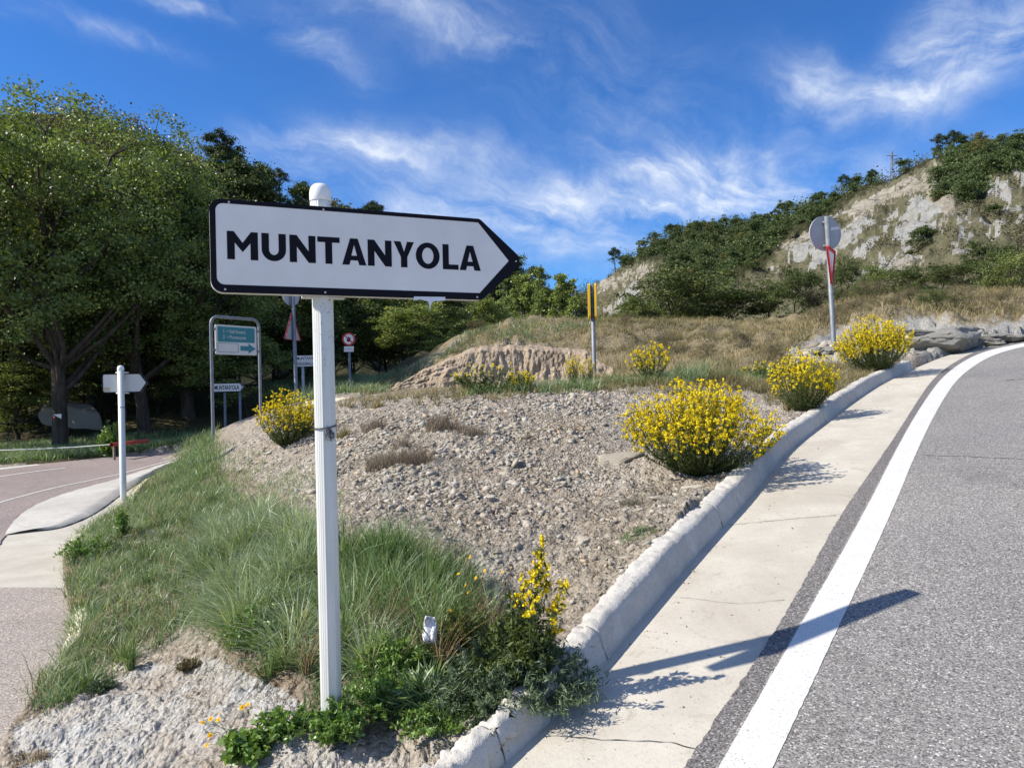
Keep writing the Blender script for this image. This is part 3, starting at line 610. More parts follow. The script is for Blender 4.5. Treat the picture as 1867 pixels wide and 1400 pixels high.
brk = [s_at(930,1385), s_at(1112,1197), s_at(1318,962), s_at(1440,820), s_at(1505,771), s_at(1560,729), s_at(1625,689), s_at(1668,674)]
segs = [(.5, brk[0] - .003)] + [(brk[i] + .003, brk[i + 1] - .003) for i in range(len(brk) - 1)]
prof = [(-.02, -.06), (0.0, .0), (.015, .05), (.05, .135), (.068, .158), (.088, .166), (.17, .160), (.205, .145), (.215, -.08)]
kerb('roadside_kerb', FOOT, NRM, prof, lambda x, y: R(x, y), segs, M['kerb'], 3, rough=.012)

# ------------------------------------------------------------------ left road, apron, side lane
kx = _k; FARL = np.array([[-60, kx[0] * -60 + kx[1]], *[[a, kx[0] * a + kx[1]] for a in np.linspace(-30, -3, 30)]])
e2_px = [(345,832),(300,845),(250,861),(200,877),(150,890),(100,905),(55,925),(25,948),(8,975),(-10,1010),(-60,1110)]
E2 = resample(chaikin([onL(*p) for p in e2_px], 2), n=160)
E2f = np.concatenate([[onL(420,806)], E2]); E2f = resample(E2f, n=160)
FARS = resample(np.array([onL(430,810), onL(320,821), onL(210,832), onL(100,843), onL(0,852), onL(-120,862), [-26, kx[0] * -26 + kx[1]]]), n=160)
strip('downhill_road', FARS, E2f, lambda x, y: Lp(x, y) + .0, M['asphalt_left'], 12, ragB=.05)
LW = resample(np.array([onL(-60,1110), onL(-260,1250), [-16, 4.0]]), n=60)
def lstrip(name, pts, w, m, z=.005):
    P = resample(chaikin([onL(*p) for p in pts], 2), n=120); t = unit(np.gradient(P, axis=0)); nn = np.stack([-t[:, 1], t[:, 0]], 1)
    return strip(name, P - nn * w, P + nn * w, lambda x, y: Lp(x, y) + z, m, 2, rag=.02, ragB=.02)
lstrip('left_edge_line', [(330,834),(290,845),(225,863),(160,877),(100,889),(50,902),(0,916),(-80,940)], .032, M['whitepaint_old'])
lstrip('left_centre_line', [(120,853),(60,860),(0,869),(-60,878)], .05, M['whitepaint_old'])
lstrip('left_arrow_marking', [(70,847.5),(40,850.5),(0,855),(-60,862)], .16, M['whitepaint_old'], .006)
ISLs = resample(ISL, n=160)
# apron between road edge and island, pad in front
PADL = resample(np.array([onL(-10,1010), onL(-60,1068)]), n=10)
ap_in = resample(np.array([onL(345,832), *E2[::8], onL(-60,1068)]), n=160)
ap_out = resample(np.array([*[onL(*p) for p in isl_px[:6]], onL(124,1070)]), n=160)
ap_out = np.array(ap_out)
strip('concrete_apron', ap_in, ap_out - np.array([0, 0]) + np.array([.08, 0]), lambda x, y: Lp(x, y) - .012, M['gutter'], 8)
sl_out = resample(np.array([onL(124,1070), onL(125,1080), *[onL(*p) for p in isl_px[7:]]]), n=120); sl_in = resample(np.array([onL(-60,1068), onL(-300,1100), onL(-500,1300), onL(-700,1520)]), n=120)
strip('side_lane', sl_in, sl_out + np.array([.1, 0]), lambda x, y: Lp(x, y) - .008, M['lane_left'], 10)
strip('left_shoulder', np.array([[-9, -4.0 + i * 0] for i in range(2)]) + np.array([[0, 0], [0, 4.]]), np.array([[-2.4, -4.0], [-2.8, 0]]), lambda x, y: Lp(x, y) - .03, M['lane_left'], 2)
# raised rounded drain kerb (grey tongue)
cre = resample(chaikin([onL(*p) for p in ((330,840),(300,852),(255,878),(215,905),(180,932),(140,952),(95,966),(45,965),(28,956))], 2), n=120)
tin = match(cre, E2)
def hump(name, A, Bq, h, m, tagk=True):
    t = np.linspace(0, 1, 12)[None, :, None]; P = A[:, None] * (1 - t) + Bq[:, None] * t; n = len(A); e = np.sin(np.linspace(0, 1, n) * np.pi) ** .5
    z = Lp(P[..., 0], P[..., 1]) + .004 + (h * np.minimum(1, np.linspace(0, 1, 12) * 1.25) ** .8 * np.where(np.linspace(0, 1, 12) > .96, 0, 1))[None] * e[:, None]
    z = z + fbm(P[..., 0] * 6, P[..., 1] * 6, 3, 5) * .01
    V = np.concatenate([P, z[..., None]], -1).reshape(-1, 3); idx = np.arange(n * 12).reshape(n, 12); Q = np.stack([idx[:-1, :-1], idx[:-1, 1:], idx[1:, 1:], idx[1:, :-1]], -1).reshape(-1, 4)
    return tag(mk(name, V, Q, m, smooth=False), kind='structure')
hump('drain_kerb', tin, cre, .055, M['kerb'])
dI = np.concatenate([[0], np.cumsum(np.linalg.norm(np.diff(ISL, axis=0), axis=1))]); TI = unit(np.gradient(ISL, axis=0)); NI = np.stack([TI[:, 1], -TI[:, 0]], 1) * -1
def sI(px, py): p = onL(px, py); return dI[((ISL - p) ** 2).sum(1).argmin()]
kerb('broken_island_kerb', ISL, -NI * -1, [(-.04, -.03), (-.03, .03), (.02, .075), (.07, .08), (.11, .03), (.12, -.06)], lambda x, y: Lp(x, y), [(sI(265,880), sI(236,922)), (sI(128,985), sI(120,1020)), (sI(140,1125), sI(128,1180))], M['palestone'], 8)
# far kerb seen between the posts
def blockkerb():
    root = empty('far_kerb'); tag(root, kind='structure')
    for a, b, m in (((560,742),(588,738.5), 'palestone'), ((590,738.5),(665,730.5), 'palestone'), ((667,732),(708,727.5), 'kerb')):
        p, q = at(a[0], a[1] - 3, 13.6), at(b[0], b[1] - 3, 13.6); c = (p + q) / 2; l = np.linalg.norm(q - p) / 2; V, Q = box((0, 0, 0), (l, .1, .075)); 
        V[:, 2] += V[:, 0] * (q[2] - p[2]) / (2 * l); mk('kerb_block', V + c - np.array([0, 0, .0]), Q, M[m], root)
blockkerb()

# ------------------------------------------------------------------ far hillsides
def img(x, y): return (x, y)
HR_RIDGE = [(700,640),(900,600),(1000,565),(1060,540),(1090,520),(1120,498),(1150,474),(1180,452),(1240,424),(1290,417),(1340,414),(1400,405),(1450,388),(1500,370),(1560,348),(1600,333),(1628,334),(1660,312),(1690,297),(1740,275),(1800,270),(1867,266),(2000,260),(2300,300),(2800,400),(3600,560),(4200,640)]
HR_Y = [(700,230),(1060,190),(1150,175),(1300,165),(1500,150),(1628,140),(1800,130),(2300,120),(4200,100)]
HR_B = [(700,150),(1060,105),(1150,90),(1300,76),(1500,62),(1700,52),(1867,46),(2300,45),(4200,45)]
HL_RIDGE = [(-2600,700),(-1500,680),(-900,600),(-500,430),(-200,250),(-50,200),(60,195),(160,205),(230,236),(300,275),(380,318),(440,342),(520,368),(600,396),(650,410),(720,436),(800,455),(900,490),(1000,525),(1060,548),(1200,600),(1500,690)]
HL_Y = [(-2600,70),(0,88),(400,102),(700,120),(1100,170),(1500,200)]
HL_B = [(-2600,34),(0,44),(400,54),(700,60),(1100,110),(1500,140)]
def interp(L_, x): return np.interp(x, [a[0] for a in L_], [a[1] for a in L_])
class Hill:
    def __init__(s, ridge, Yr, Yb, zb, prof, seed): s.r, s.Yr, s.Yb, s.zb, s.p, s.seed = ridge, Yr, Yb, zb, prof, seed
    def pt(s, px, t, noise=True):
        px = np.asarray(px, float); t = np.asarray(t, float); a = (px - CX) / F
        Yr = interp(s.Yr, px); Yb = interp(s.Yb, px); zr = EYE - ((interp(s.r, px) - CY) / F + ROLL * a) * Yr
        Y = Yb + (Yr - Yb) * t; tt = np.clip(t, 0, 1); z = s.zb + (zr - s.zb) * tt ** s.p - np.maximum(0, t - 1) ** 1.5 * 40
        X = a * Y
        if noise:
            e = np.minimum(1, np.clip(t, 0, 9) * 6) * (1 - .75 * sstep(.85, 1, t))
            c = X * .9 + Y * .5
            gul = fbm(c * .13, Y * .03 + t * 1.5, 4, s.seed, .55); z = z + e * (-np.abs(gul) * 7.5 + 1.6) + e * fbm(X * .3, Y * .3, 4, s.seed + 9, .65) * 1.8 - e * np.abs(fbm(c * .55, Y * .12, 3, s.seed + 17, .6)) * 1.8
        return np.stack([X, Y, z], -1)
    def mesh(s, name, x0, x1, nx, nt, attrf):
        px = np.linspace(x0, x1, nx) if x0 < 0 else np.concatenate([np.linspace(x0, 1030, 14), np.linspace(1045, 1990, 470), np.linspace(2010, x1, 50)]); t = np.concatenate([np.linspace(-.12, 1, nt), np.linspace(1.05, 1.9, 10)]); P = s.pt(px[:, None] + 0 * t, t[None] + 0 * px[:, None]); P[:, 0, 2] -= 8
        n, k = len(px), len(t); V = P.reshape(-1, 3); idx = np.arange(n * k).reshape(n, k); Q = np.stack([idx[:-1, :-1], idx[1:, :-1], idx[1:, 1:], idx[:-1, 1:]], -1).reshape(-1, 4)
        return tag(mk(name, V, Q, M['hillside'], smooth=True, attr=attrf(V)), kind='structure')
GREY = [[(1590,395),(1600,405),(1545,450),(1520,475),(1470,497),(1488,457),(1535,414)], [(1662,357),(1715,348),(1720,375),(1706,418),(1662,440),(1627,440),(1632,422),(1654,387)],
 [(1785,322),(1833,330),(1850,366),(1867,392),(1829,392),(1829,361),(1776,357)], [(1737,435),(1776,427),(1785,435),(1767,466),(1737,462)], [(1610,462),(1654,444),(1680,447),(1660,470),(1597,492)],
 [(1636,383),(1648,378),(1608,430),(1560,474),(1545,470)], [(1750,392),(1776,383),(1767,414),(1750,427)], [(1098,567),(1129,536),(1159,510),(1164,545),(1120,585)], [(1426,449),(1487,440),(1479,466),(1435,468)],
 [(1400,484),(1426,479),(1422,510)], [(1845,300),(1900,290),(1990,330),(1930,380),(1870,350)], [(1950,400),(2050,380),(2100,430),(1980,460)]]
BEIGE = [[(1531,392),(1575,357),(1614,344),(1662,317),(1706,287),(1724,309),(1698,344),(1650,357),(1619,370),(1593,387),(1562,398)], [(1081,532),(1098,514),(1164,484),(1207,475),(1199,492),(1168,510),(1111,523)],
 [(1680,360),(1740,330),(1770,345),(1740,400),(1715,430),(1700,440),(1720,390)], [(1420,455),(1450,430),(1500,420),(1490,440),(1440,452)], [(1620,480),(1680,465),(1690,478),(1640,492)]]
NOFOREST = [(1385,490),(1440,432),(1500,400),(1532,384),(1560,352),(1640,322),(1705,282),(1722,300),(1712,370),(1790,372),(1800,318),(1867,318),(2400,330),(2400,600),(1300,600),(1340,520)]
NOFOR2 = [(1060,545),(1085,512),(1160,478),(1215,470),(1215,520),(1170,560),(1100,600)]
def bare(px, py): return inpoly(px, py, NOFOREST) | inpoly(px, py, NOFOR2)
HILLR = Hill(HR_RIDGE, HR_Y, HR_B, 3.0, 1.05, 101); HILLL = Hill(HL_RIDGE, HL_Y, HL_B, 2.0, 1.25, 131)
def attr_r(V):
    px, py = proj(V); jx = fbm(V[:, 0] * .25, V[:, 1] * .25 + V[:, 2] * .3, 5, 81, .65) * 16; jy = fbm(V[:, 0] * .25, V[:, 2] * .4, 5, 87, .65) * 12
    qx, qy = px + jx, py + jy; g = np.zeros(len(V)); b = np.zeros(len(V))
    for p in GREY: g = np.maximum(g, inpoly(qx, qy, p))
    for p in BEIGE: b = np.maximum(b, inpoly(qx, qy, p))
    nb = fbm(V[:, 0] * .12 + V[:, 2] * .1, V[:, 1] * .1, 4, 91); f = 1.0 - bare(qx, qy)
    g = np.maximum(g, (nb > .42) * (f < .5) * .7); br = (fbm(V[:, 0] * .5, V[:, 2] * .5, 4, 95, .7) > .16) * .9
    return dict(grey=g * (1 - br * .6), beige=b * (1 - br * .7) * (1 - 0 * g), forest=f)
def attr_l(V): z = np.zeros(len(V)); return dict(grey=z, beige=z, forest=z + 1)
HILLR.mesh('right_hill', 700, 4200, 560, 150, attr_r)
HILLL.mesh('left_hill', -2600, 1500, 300, 60, attr_l)

# ------------------------------------------------------------------ trees
def tree_arrays(seed, H, R_, ncl, nlf, leaf, base=.3, lobes=10, trunk=.16, flat=.8, aspect=.6, lobeR=.36, cl=.12, droop=0, lean=0.0, shell=.55):
    r = np.random.default_rng(seed); cz = H * (base + 1) / 2; hz = H * (1 - base) / 2
    d = unit(r.normal(size=(lobes, 3))); d[:, 2] = d[:, 2] * .9 + .08; rad = r.uniform(shell, .86, (lobes, 1)); Lc = d * rad * np.array([R_, R_, hz]); Lc[:, 2] += cz; Lc = np.concatenate([Lc, [[0, 0, H - hz * lobeR * 1.1], [.28 * R_, .15 * R_, H - hz * .62], [-.3 * R_, .1 * R_, H - hz * .6], [0, -.32 * R_, H - hz * .7], [r.normal() * .2, 0, cz]]]); Lc[:lobes, 2] = np.minimum(Lc[:lobes, 2], cz + hz * (.92 - .55 * np.linalg.norm(Lc[:lobes, :2], axis=1) / R_))
    k = len(Lc); lr = r.uniform(.75, 1.2, k) * lobeR
    which = r.integers(0, k, ncl); dd = unit(r.normal(size=(ncl, 3))) * (r.uniform(.25, 1, (ncl, 1)) ** .45); C = Lc[which] + dd * lr[which][:, None] * np.array([R_, R_, hz * flat]) ; C[:, 2] = np.maximum(C[:, 2], H * base * .55)
    # leaf clusters: flattened sprays
    wl = r.integers(0, ncl, nlf); csz = cl * R_ * r.uniform(.6, 1.4, ncl); off = r.normal(size=(nlf, 3)) * csz[wl][:, None] * np.array([1, 1, .62]) * .62; P = C[wl] + off
    V, Q = leaves(P, leaf, aspect, r=r)
    cv = r.uniform(0, 1, ncl) * .55; a = np.clip(cv[wl] + r.uniform(0, .45, nlf), 0, 1); A = np.repeat(a, 4)
    # wood
    b = B(); tz = H * (base + .12); tp = np.array([[0, 0, -.3], [r.normal() * .05, r.normal() * .05, tz * .4], [r.normal() * .12 + lean, r.normal() * .12, tz], [r.normal() * .25 + lean * 1.6, r.normal() * .25, cz + hz * .35]]); tp = resample(chaikin(tp, 2), n=12)
    b.add(*tubes(tp, np.linspace(trunk, trunk * .3, 12) * np.where(np.arange(12) == 0, 1.35, 1), 9))
    for i in range(k):
        j = int(np.clip((Lc[i, 2] - .8 * np.linalg.norm(Lc[i, :2])) / (cz + hz * .35) * 11, 3, 10)); s = tp[j]; e = Lc[i]; mid = (s + e) / 2 + np.array([0, 0, -.06 * H * r.uniform(0, 1)]) + r.normal(size=3) * .05 * R_
        b.add(*tubes(resample(chaikin([s, mid, e], 2), n=7), np.linspace(trunk * .42, trunk * .12, 7), 5))
    m_ = min(ncl, 160); sel = r.permutation(ncl)[:m_]; S = Lc[which[sel]]; E_ = C[sel]; mid = (S + E_) / 2 + r.normal(size=(m_, 3)) * .06 * R_
    b.add(*tubes(np.stack([S, mid, E_], 1), np.tile(np.array([trunk * .11, trunk * .07, trunk * .03]), (m_, 1)), 3))
    return V, Q, A, b
def tree_mesh(tag_, wood='bark', leafm='oak', **k):
    V, Q, A, b = tree_arrays(**k)
    return b.build('trunk', M[wood], smooth=True, link=False), mk('crown', V, Q, M[leafm], attr=dict(v=A), link=False)
def place_tree(name, meshes, loc, rz, sc, label, group, cat='tree', sxy=None):
    o = empty(name, loc, rz, (sxy or sc, sxy or sc, sc)); link('trunk', meshes[0], o); link('crown', meshes[1], o); tag(o, label, cat, group); return o
# three big oaks along the downhill road; each mesh 10 m tall
OAK = [tree_mesh('a', seed=11 + i, H=10, R_=3.9, ncl=420, nlf=46000, leaf=.098, base=.12, lobes=26, trunk=.22, lobeR=.33, cl=.085, lean=(.3, -.2, .1)[i], leafm=('oak', 'oak', 'oak2')[i]) for i in range(3)]
YNG = [tree_mesh('b', seed=31 + i, H=6, R_=2.1, ncl=170, nlf=14000, leaf=.105, base=.10, lobes=13, trunk=.08, lobeR=.36, cl=.11, leafm=('oak2', 'young', 'young')[i]) for i in range(3)]
def woods():
    spec = [  # px, distance, top row, mesh, label
     (108,19.6,180,OAK[0],-1,'large oak with a white arrow plaque on its thick straight trunk beside the road'),
     (262,22.0,228,OAK[1],1,'large oak behind the small white arrow sign, with a forked dark trunk'),
     (-130,19.0,175,OAK[2],0,'big oak cut off by the left edge of the picture'),
     (10,23.5,180,OAK[1],2,'tall oak rising behind the leftmost trees at the picture edge'),
     (190,24.5,200,OAK[2],0.5,'tall oak whose rounded top stands against the sky between the two big trunks'),
     (345,23.5,258,OAK[0],3,'dark topped oak standing left of the big sign with its top against the sky'),
     (425,30,345,YNG[0],1,'oak behind the left end of the big sign and the green frame sign'),
     (60,27,205,OAK[2],3.3,'oak in the back row behind the trunk with the white plaque'),
     (500,31,440,YNG[1],2,'young oak behind the two posts left of the big white pole'),
     (330,23.5,520,YNG[2],.3,'low bushy oak beside the bend of the downhill road'),
     (570,33,450,YNG[2],0,'young oak directly behind the big white pole'),
     (640,33,470,YNG[0],4,'young oak behind the round no fire sign'),
     (705,35,480,YNG[1],2.5,'young oak right of the round no fire sign'),
     (765,31,545,YNG[2],5,'yellowing young tree behind the torn edge of the big sign'),
     (815,34,500,YNG[0],1.4,'young green tree below the right half of the big sign'),
     (870,36,520,YNG[1],3,'young tree below the shoulder of the big sign arrow'),
     (450,24,600,YNG[1],3.7,'low tree behind the green frame sign'),
     (30,22,640,YNG[0],3,'leafy undergrowth oak left of the trunk with the white plaque'),
     (175,25,560,YNG[1],1.7,'leafy young oak between the two big trunks'),
     (400,40,400,YNG[1],4,'oak further back above the tube frame')]
    for px, Y, top, ms, rz, lab in spec:
        u, _ = uv(px, 700); x = float(u) * Y; z = float(HT(x, Y)) - .15; zt = at(px, top, Y)[2]; H0 = 10 if ms in OAK else 6; sc = (zt - z) / H0
        wide = {True: 1.0, False: 1.15}[ms in OAK]
        place_tree('oak_tree', ms, (x, Y, z), rz, sc, lab, 'oaks along the downhill road', sxy=max(sc, .85) * wide)
woods()
POP = [tree_mesh('p', wood='palebark', leafm='poplar', seed=51 + i, H=8, R_=.8, ncl=120, nlf=9000, leaf=.11, base=.08, lobes=12, trunk=.09, lobeR=.34, cl=.2, aspect=.8) for i in range(2)]
for px, Y, top, k, lab in ((925,42,490,0,'poplar just above the arrow point of the big sign'), (958,44,474,1,'tall pale poplar right of the arrow point'), (990,43,470,0,'poplar with the palest leaves in the row right of the arrow point'), (1022,42,474,1,'poplar with a ragged top near the yellow marker'),
                           (1050,41,492,0,'darker poplar just left of the yellow marker'), (905,38,530,1,'poplar below the arrow point of the big sign'), (975,39,520,0,'low poplar in front of the pale poplar row')):
    p = at(px, 590, Y); z = float(HT(p[0], Y)) - 1; sc = (at(px, top, Y)[2] - z) / 8
    place_tree('poplar_tree', POP[k], (p[0], Y, z), px * .7, sc, lab, 'poplars behind the grassy bank', sxy=sc * 1.0)
# shrubs and small trees on the flat in front of the right hill
SHR = [tree_mesh('s', leafm='shrub' if i != 1 else 'oak2', seed=61 + i, H=3, R_=1.7, ncl=110, nlf=9000, leaf=.085, base=.02, lobes=11, trunk=.05, lobeR=.36, cl=.13) for i in range(3)]
DSH = [tree_mesh('d', leafm='dryshrub', seed=71 + i, H=1.6, R_=1.2, ncl=70, nlf=5000, leaf=.07, base=.0, lobes=8, trunk=.03, lobeR=.4, cl=.16, aspect=.18) for i in range(2)]
GSH = [tree_mesh('g', leafm='shrub', seed=76 + i, H=1.6, R_=1.3, ncl=70, nlf=5000, leaf=.09, base=.0, lobes=8, trunk=.03, lobeR=.4, cl=.16, aspect=.2) for i in range(1)]
shr = [(1235,590,33,482,0,210,'tall rounded hawthorn shrub at the foot of the hill right of the yellow marker'),
 (1155,588,32,535,1,90,'grey green shrub immediately right of the yellow marker'),
 (1330,590,34,520,2,170,'broad dark green shrub in the middle of the shrub row'),
 (1400,588,33,505,0,120,'dark shrub left of the post with the round sign back'),
 (1450,585,31,478,2,100,'darkest tall shrub just left of the post with the round sign back'),
 (1280,590,36,500,1,130,'shrub rising behind the middle of the shrub row'),
 (1545,520,48,462,0,75,'round shrub just right of the round sign back on the hill foot'),
 (1600,530,44,478,1,90,'olive shrub in the thicket right of the post'),
 (1660,535,42,480,0,110,'olive green shrub under the dark lone tree'),
 (1720,540,40,475,2,110,'green shrub in the thicket above the rock outcrop'),
 (1790,530,42,430,2,120,'large dark shrub near the right edge of the picture'),
 (1850,560,36,450,1,120,'shrub with pale twigs cut by the right edge of the picture'),
 (1690,425,88,421,0,62,'lone dark holm oak standing on the pale scree'),
 (1800,400,95,375,2,40,'small bright green bush on the slope below the hilltop wood')]
for px, row, Y, top, k, w, lab in shr[:12]:
    p = at(px, row, Y); z = min(float(HT(p[0], Y)), p[2]); zt = at(px, top, Y)[2]; sc = (zt - z) / 3; place_tree('leafy_shrub', SHR[k], (p[0], Y, z - .1), px, sc, lab, 'green shrubs at the foot of the hill', 'shrub', sxy=w / F * Y / 3.4 * 1.05)
ug = [(-60,24,.9),(0,23,.75),(45,24,.8),(70,27,1.0),(150,26,.9),(190,24,.7),(215,28,1.2),(250,26,.85),(290,24,.8),(310,29,1.2),(345,26,1.0),(380,28,1.2),(430,31,1.3),(470,29,1.2),(510,30,1.2),(545,34,1.5),(590,33,1.4),(610,30,1.0),(650,32,1.2),(690,33,1.2),(735,33,1.1),(120,31,1.6),(20,31,1.7),(260,33,1.9),(350,34,2.0),(180,35,2.0)]
for i, (px, Y, sc) in enumerate(ug):
    u_, _ = uv(px, 720); x_ = float(u_) * Y; nb = ('beside the leftmost oak trunk', 'between the two big oak trunks', 'behind the small arrow sign', 'behind the green tourist board', 'behind the big white pole', 'right of the no fire sign')[min(5, sum(px > q for q in (90, 240, 320, 500, 600)))]
    place_tree('undergrowth_shrub', SHR[i % 3], (x_, Y, float(HT(x_, Y)) - .1), i * 1.3, sc, f"{('tall', 'bushy', 'dense')[i % 3]} dark undergrowth shrub {'at the front' if Y < 26 else 'midway back' if Y < 31 else 'far back'} in the wood {nb}", 'undergrowth in the oak wood', 'shrub', sxy=sc * 1.1)
dsl = [(1500,590,23,548,0,'dry brown shrub at the foot of the post with the round sign back'), (1560,588,24,535,1,'tangled grey brown shrub behind the largest rock ledge'), (1610,585,25,540,0,'dry shrub above the middle of the rock ledge'),
 (1705,585,25,520,0,'large dome of green broom above the rock outcrop'), (1770,588,25,550,1,'grey twiggy shrub above the right end of the rock outcrop'), (1840,590,26,545,0,'dry shrub near the picture edge above the pale rocks'),
 (1210,640,20.5,598,1,'dark heathery shrub on the slope right of the yellow marker'), (1290,655,18.5,620,0,'low brown shrub in the dip behind the big yellow bush'), (1350,640,19.5,612,1,'grey thorny shrub in the middle of the dry slope'), (1410,660,17,625,0,'low dark shrub left of the grey rock slab'),
 (1660,560,30,515,1,'brown thicket shrub between green shrubs'), (1480,560,31,520,1,'dry shrub left of the post behind the slope edge'), (1575,545,33,505,0,'brown shrub high in the thicket right of the post'), (1745,560,31,510,0,'brown twiggy shrub under the big dark shrub'), (1830,565,30,520,1,'pale twiggy shrub at the right picture edge'), (1625,600,22,572,1,'low shrub growing on top of the grey rock'),
 (870,600,25,578,1,'dark low shrub on the left end of the grassy bank'), (1140,600,25,570,0,'brown shrub on the crest right of the yellow marker')]
for i, (px, row, Y, top, k, lab) in enumerate(dsl):
    p = at(px, row, Y); z = float(HT(p[0], Y)); zt = at(px, top, Y)[2]; sc = max(.35, (zt - z) / 1.6); ms = GSH[0] if 'broom' in lab else DSH[k]; sc = min(sc, 1.5)
    place_tree('dry_shrub', ms, (p[0], Y, z - .05), px, sc, lab, 'low shrubs on the dry slope', 'shrub', sxy=sc * 1.05)
# wood on the hills: single trees, then the rest as one mass
def small_tree(seed, kind):
    if kind == 'pine': V, Q, A, b = tree_arrays(seed=seed, H=6, R_=1.6, ncl=60, nlf=4200, leaf=.2, base=.3, lobes=9, trunk=.13, lobeR=.34, cl=.2, aspect=.35, flat=.5)
    else: V, Q, A, b = tree_arrays(seed=seed, H=4, R_=1.9, ncl=60, nlf=4200, leaf=.17, base=.05, lobes=9, trunk=.1, lobeR=.38, cl=.18, aspect=.7)
    me = mk('crown', V, Q, None, attr=dict(v=A), link=False)
    return me, b.build('trunk', M['bark'], link=False)
HT_ = []
for i, (kd, mt) in enumerate((('oak', 'hill'), ('oak', 'hill'), ('oak', 'hillold'), ('pine', 'pine'))):
    c, t = small_tree(90 + i, kd); c.materials.append(M[mt]); HT_.append((c, t))
hr = np.random.default_rng(5)
def hill_trees(hill, x0, x1, n, smin, smax, lab, group, cond, tmin=.0, hold=.1, pines=.06):
    out = []; 
    while len(out) < n:
        px = hr.uniform(x0, x1); t = hr.uniform(tmin, 1.0) ** .8; P = hill.pt(px, t); qx, qy = proj(P)
        if not cond(float(qx), float(qy), t): continue
        if any((P[0] - q[0]) ** 2 + (P[1] - q[1]) ** 2 < 3.2 for q in out): continue
        out.append(P); r = hr.uniform(); k = 3 if r < pines else 2 if r < pines + hold else int(hr.integers(0, 2)); s = hr.uniform(smin, smax) * (.8 if k == 3 else 1)
        o = link('hillside_tree', HT_[k][0], None, P - np.array([0, 0, .5]), (0, 0, hr.uniform(0, 6.28)), (s * hr.uniform(.85, 1.2), s * hr.uniform(.85, 1.2), s))
        hz = 'high up' if t > .8 else 'halfway up' if t > .45 else 'low down'
        lm = ([(1200, 'near its left end'), (1320, 'above the broad green shrubs'), (1420, 'left of the leaning sign post'), (1520, 'beside the upper cliff edge'), (1680, 'under the lattice cross'), (9999, 'right of the lattice cross')] if hill is HILLR else
              [(430, 'under the tall umbrella pine'), (520, 'between the ridge pines'), (620, 'behind the big pole cap'), (750, 'above the letters of the big sign'), (9999, 'towards the arrow point of the big sign')])
        lmt = next(w_ for x_, w_ in lm if qx < x_); kd = ('dark round tree', 'dark spreading tree', 'yellowish tree', 'narrow pine')[k]
        tag(o, f"{kd} {hz} the {'right' if hill is HILLR else 'left'} hill {lmt}", 'tree', group)
inforest = lambda x, y, t: (not bool(bare(np.array([x]), np.array([y]))[0])) and x > 1040 and x < 1960 and y < 520
hill_trees(HILLR, 1060, 1950, 230, .5, 1.0, 'small evergreen oak in the dark wood on the right hillside under the pylon', 'trees of the right hillside wood', inforest)
hill_trees(HILLL, -60, 980, 95, .9, 1.7, 'tree of the wood covering the slope behind the big sign', 'trees of the left hillside wood', lambda x, y, t: t > .55 and x > 330, .5, .25, .1)
def forest_mass(name, hill, x0, x1, n, cond, mt, leaf, sz, tmin=0, kk_=34):
    px = hr.uniform(x0, x1, n); t = hr.uniform(tmin, 1.02, n) ** .8; P = hill.pt(px, t); qx, qy = proj(P); P = P[cond(qx, qy)]; m_ = len(P)
    k = kk_; C = np.repeat(P, k, 0) + hr.normal(size=(m_ * k, 3)) * np.repeat(hr.uniform(.6, 1.3, (m_, 1)), k, 0) * np.array([sz, sz, sz * .7]) * .5 + np.array([0, 0, sz * .6])
    V, Q = leaves(C, leaf, .8, r=hr); a = np.clip(np.repeat(hr.uniform(0, .55, m_), k) + hr.uniform(0, .45, m_ * k), 0, 1)
    tag(mk(name, V, Q, M[mt], attr=dict(v=np.repeat(a, 4))), 'dense low green woodland filling the hillside between the larger trees' if 'wood' in name else 'low scrub dotted over the bare slope', 'woodland' if 'wood' in name else 'scrub', kind='stuff')
forest_mass('hillside_woodland', HILLR, 1050, 2300, 3300, lambda x, y: ~bare(x + hr.normal(size=x.shape) * 4, y + hr.normal(size=x.shape) * 3), 'hill', .32, 1.8, 0, 36)
forest_mass('slope_scrub', HILLR, 1050, 2300, 5200, lambda x, y: bare(x, y) & (fbm(x * .05, y * .08, 3, 5) > -.25) & ~np.any([inpoly(x, y, p) for p in GREY + BEIGE], axis=0), 'slopescrub', .20, .8, 0, 30)
forest_mass('woodland_behind_sign', HILLL, 100, 1100, 700, lambda x, y: x > -9999, 'hillold', .36, 2.4, .25, 60)
for px, row, hill, hh, lab in ((412,262,HILLL,9,'tall umbrella shaped pine on the ridge against the sky left of the big sign'), (518,318,HILLL,6.2,'dark cone shaped pine on the ridge above the big sign'), (480,320,HILLL,3.6,'small pointed pine between the two ridge pines'),
                               (1126,475,HILLR,7,'lone pine leaning out at the lower left end of the right hill ridge'), (1545,352,HILLR,5,'pine on the ridge left of the bare cliff'), (1722,300,HILLR,5.5,'pine on the highest part of the ridge'), (1748,300,HILLR,5.5,'second pine on the highest part of the ridge near the pylon')):
    P = hill.pt(px, .97); s = hh / 6; o = empty('pine_tree', P - np.array([0, 0, .3]), px, s); link('trunk', HT_[3][1], o); link('crown', HT_[3][0], o); tag(o, lab, 'pine tree', 'pines along the ridges')
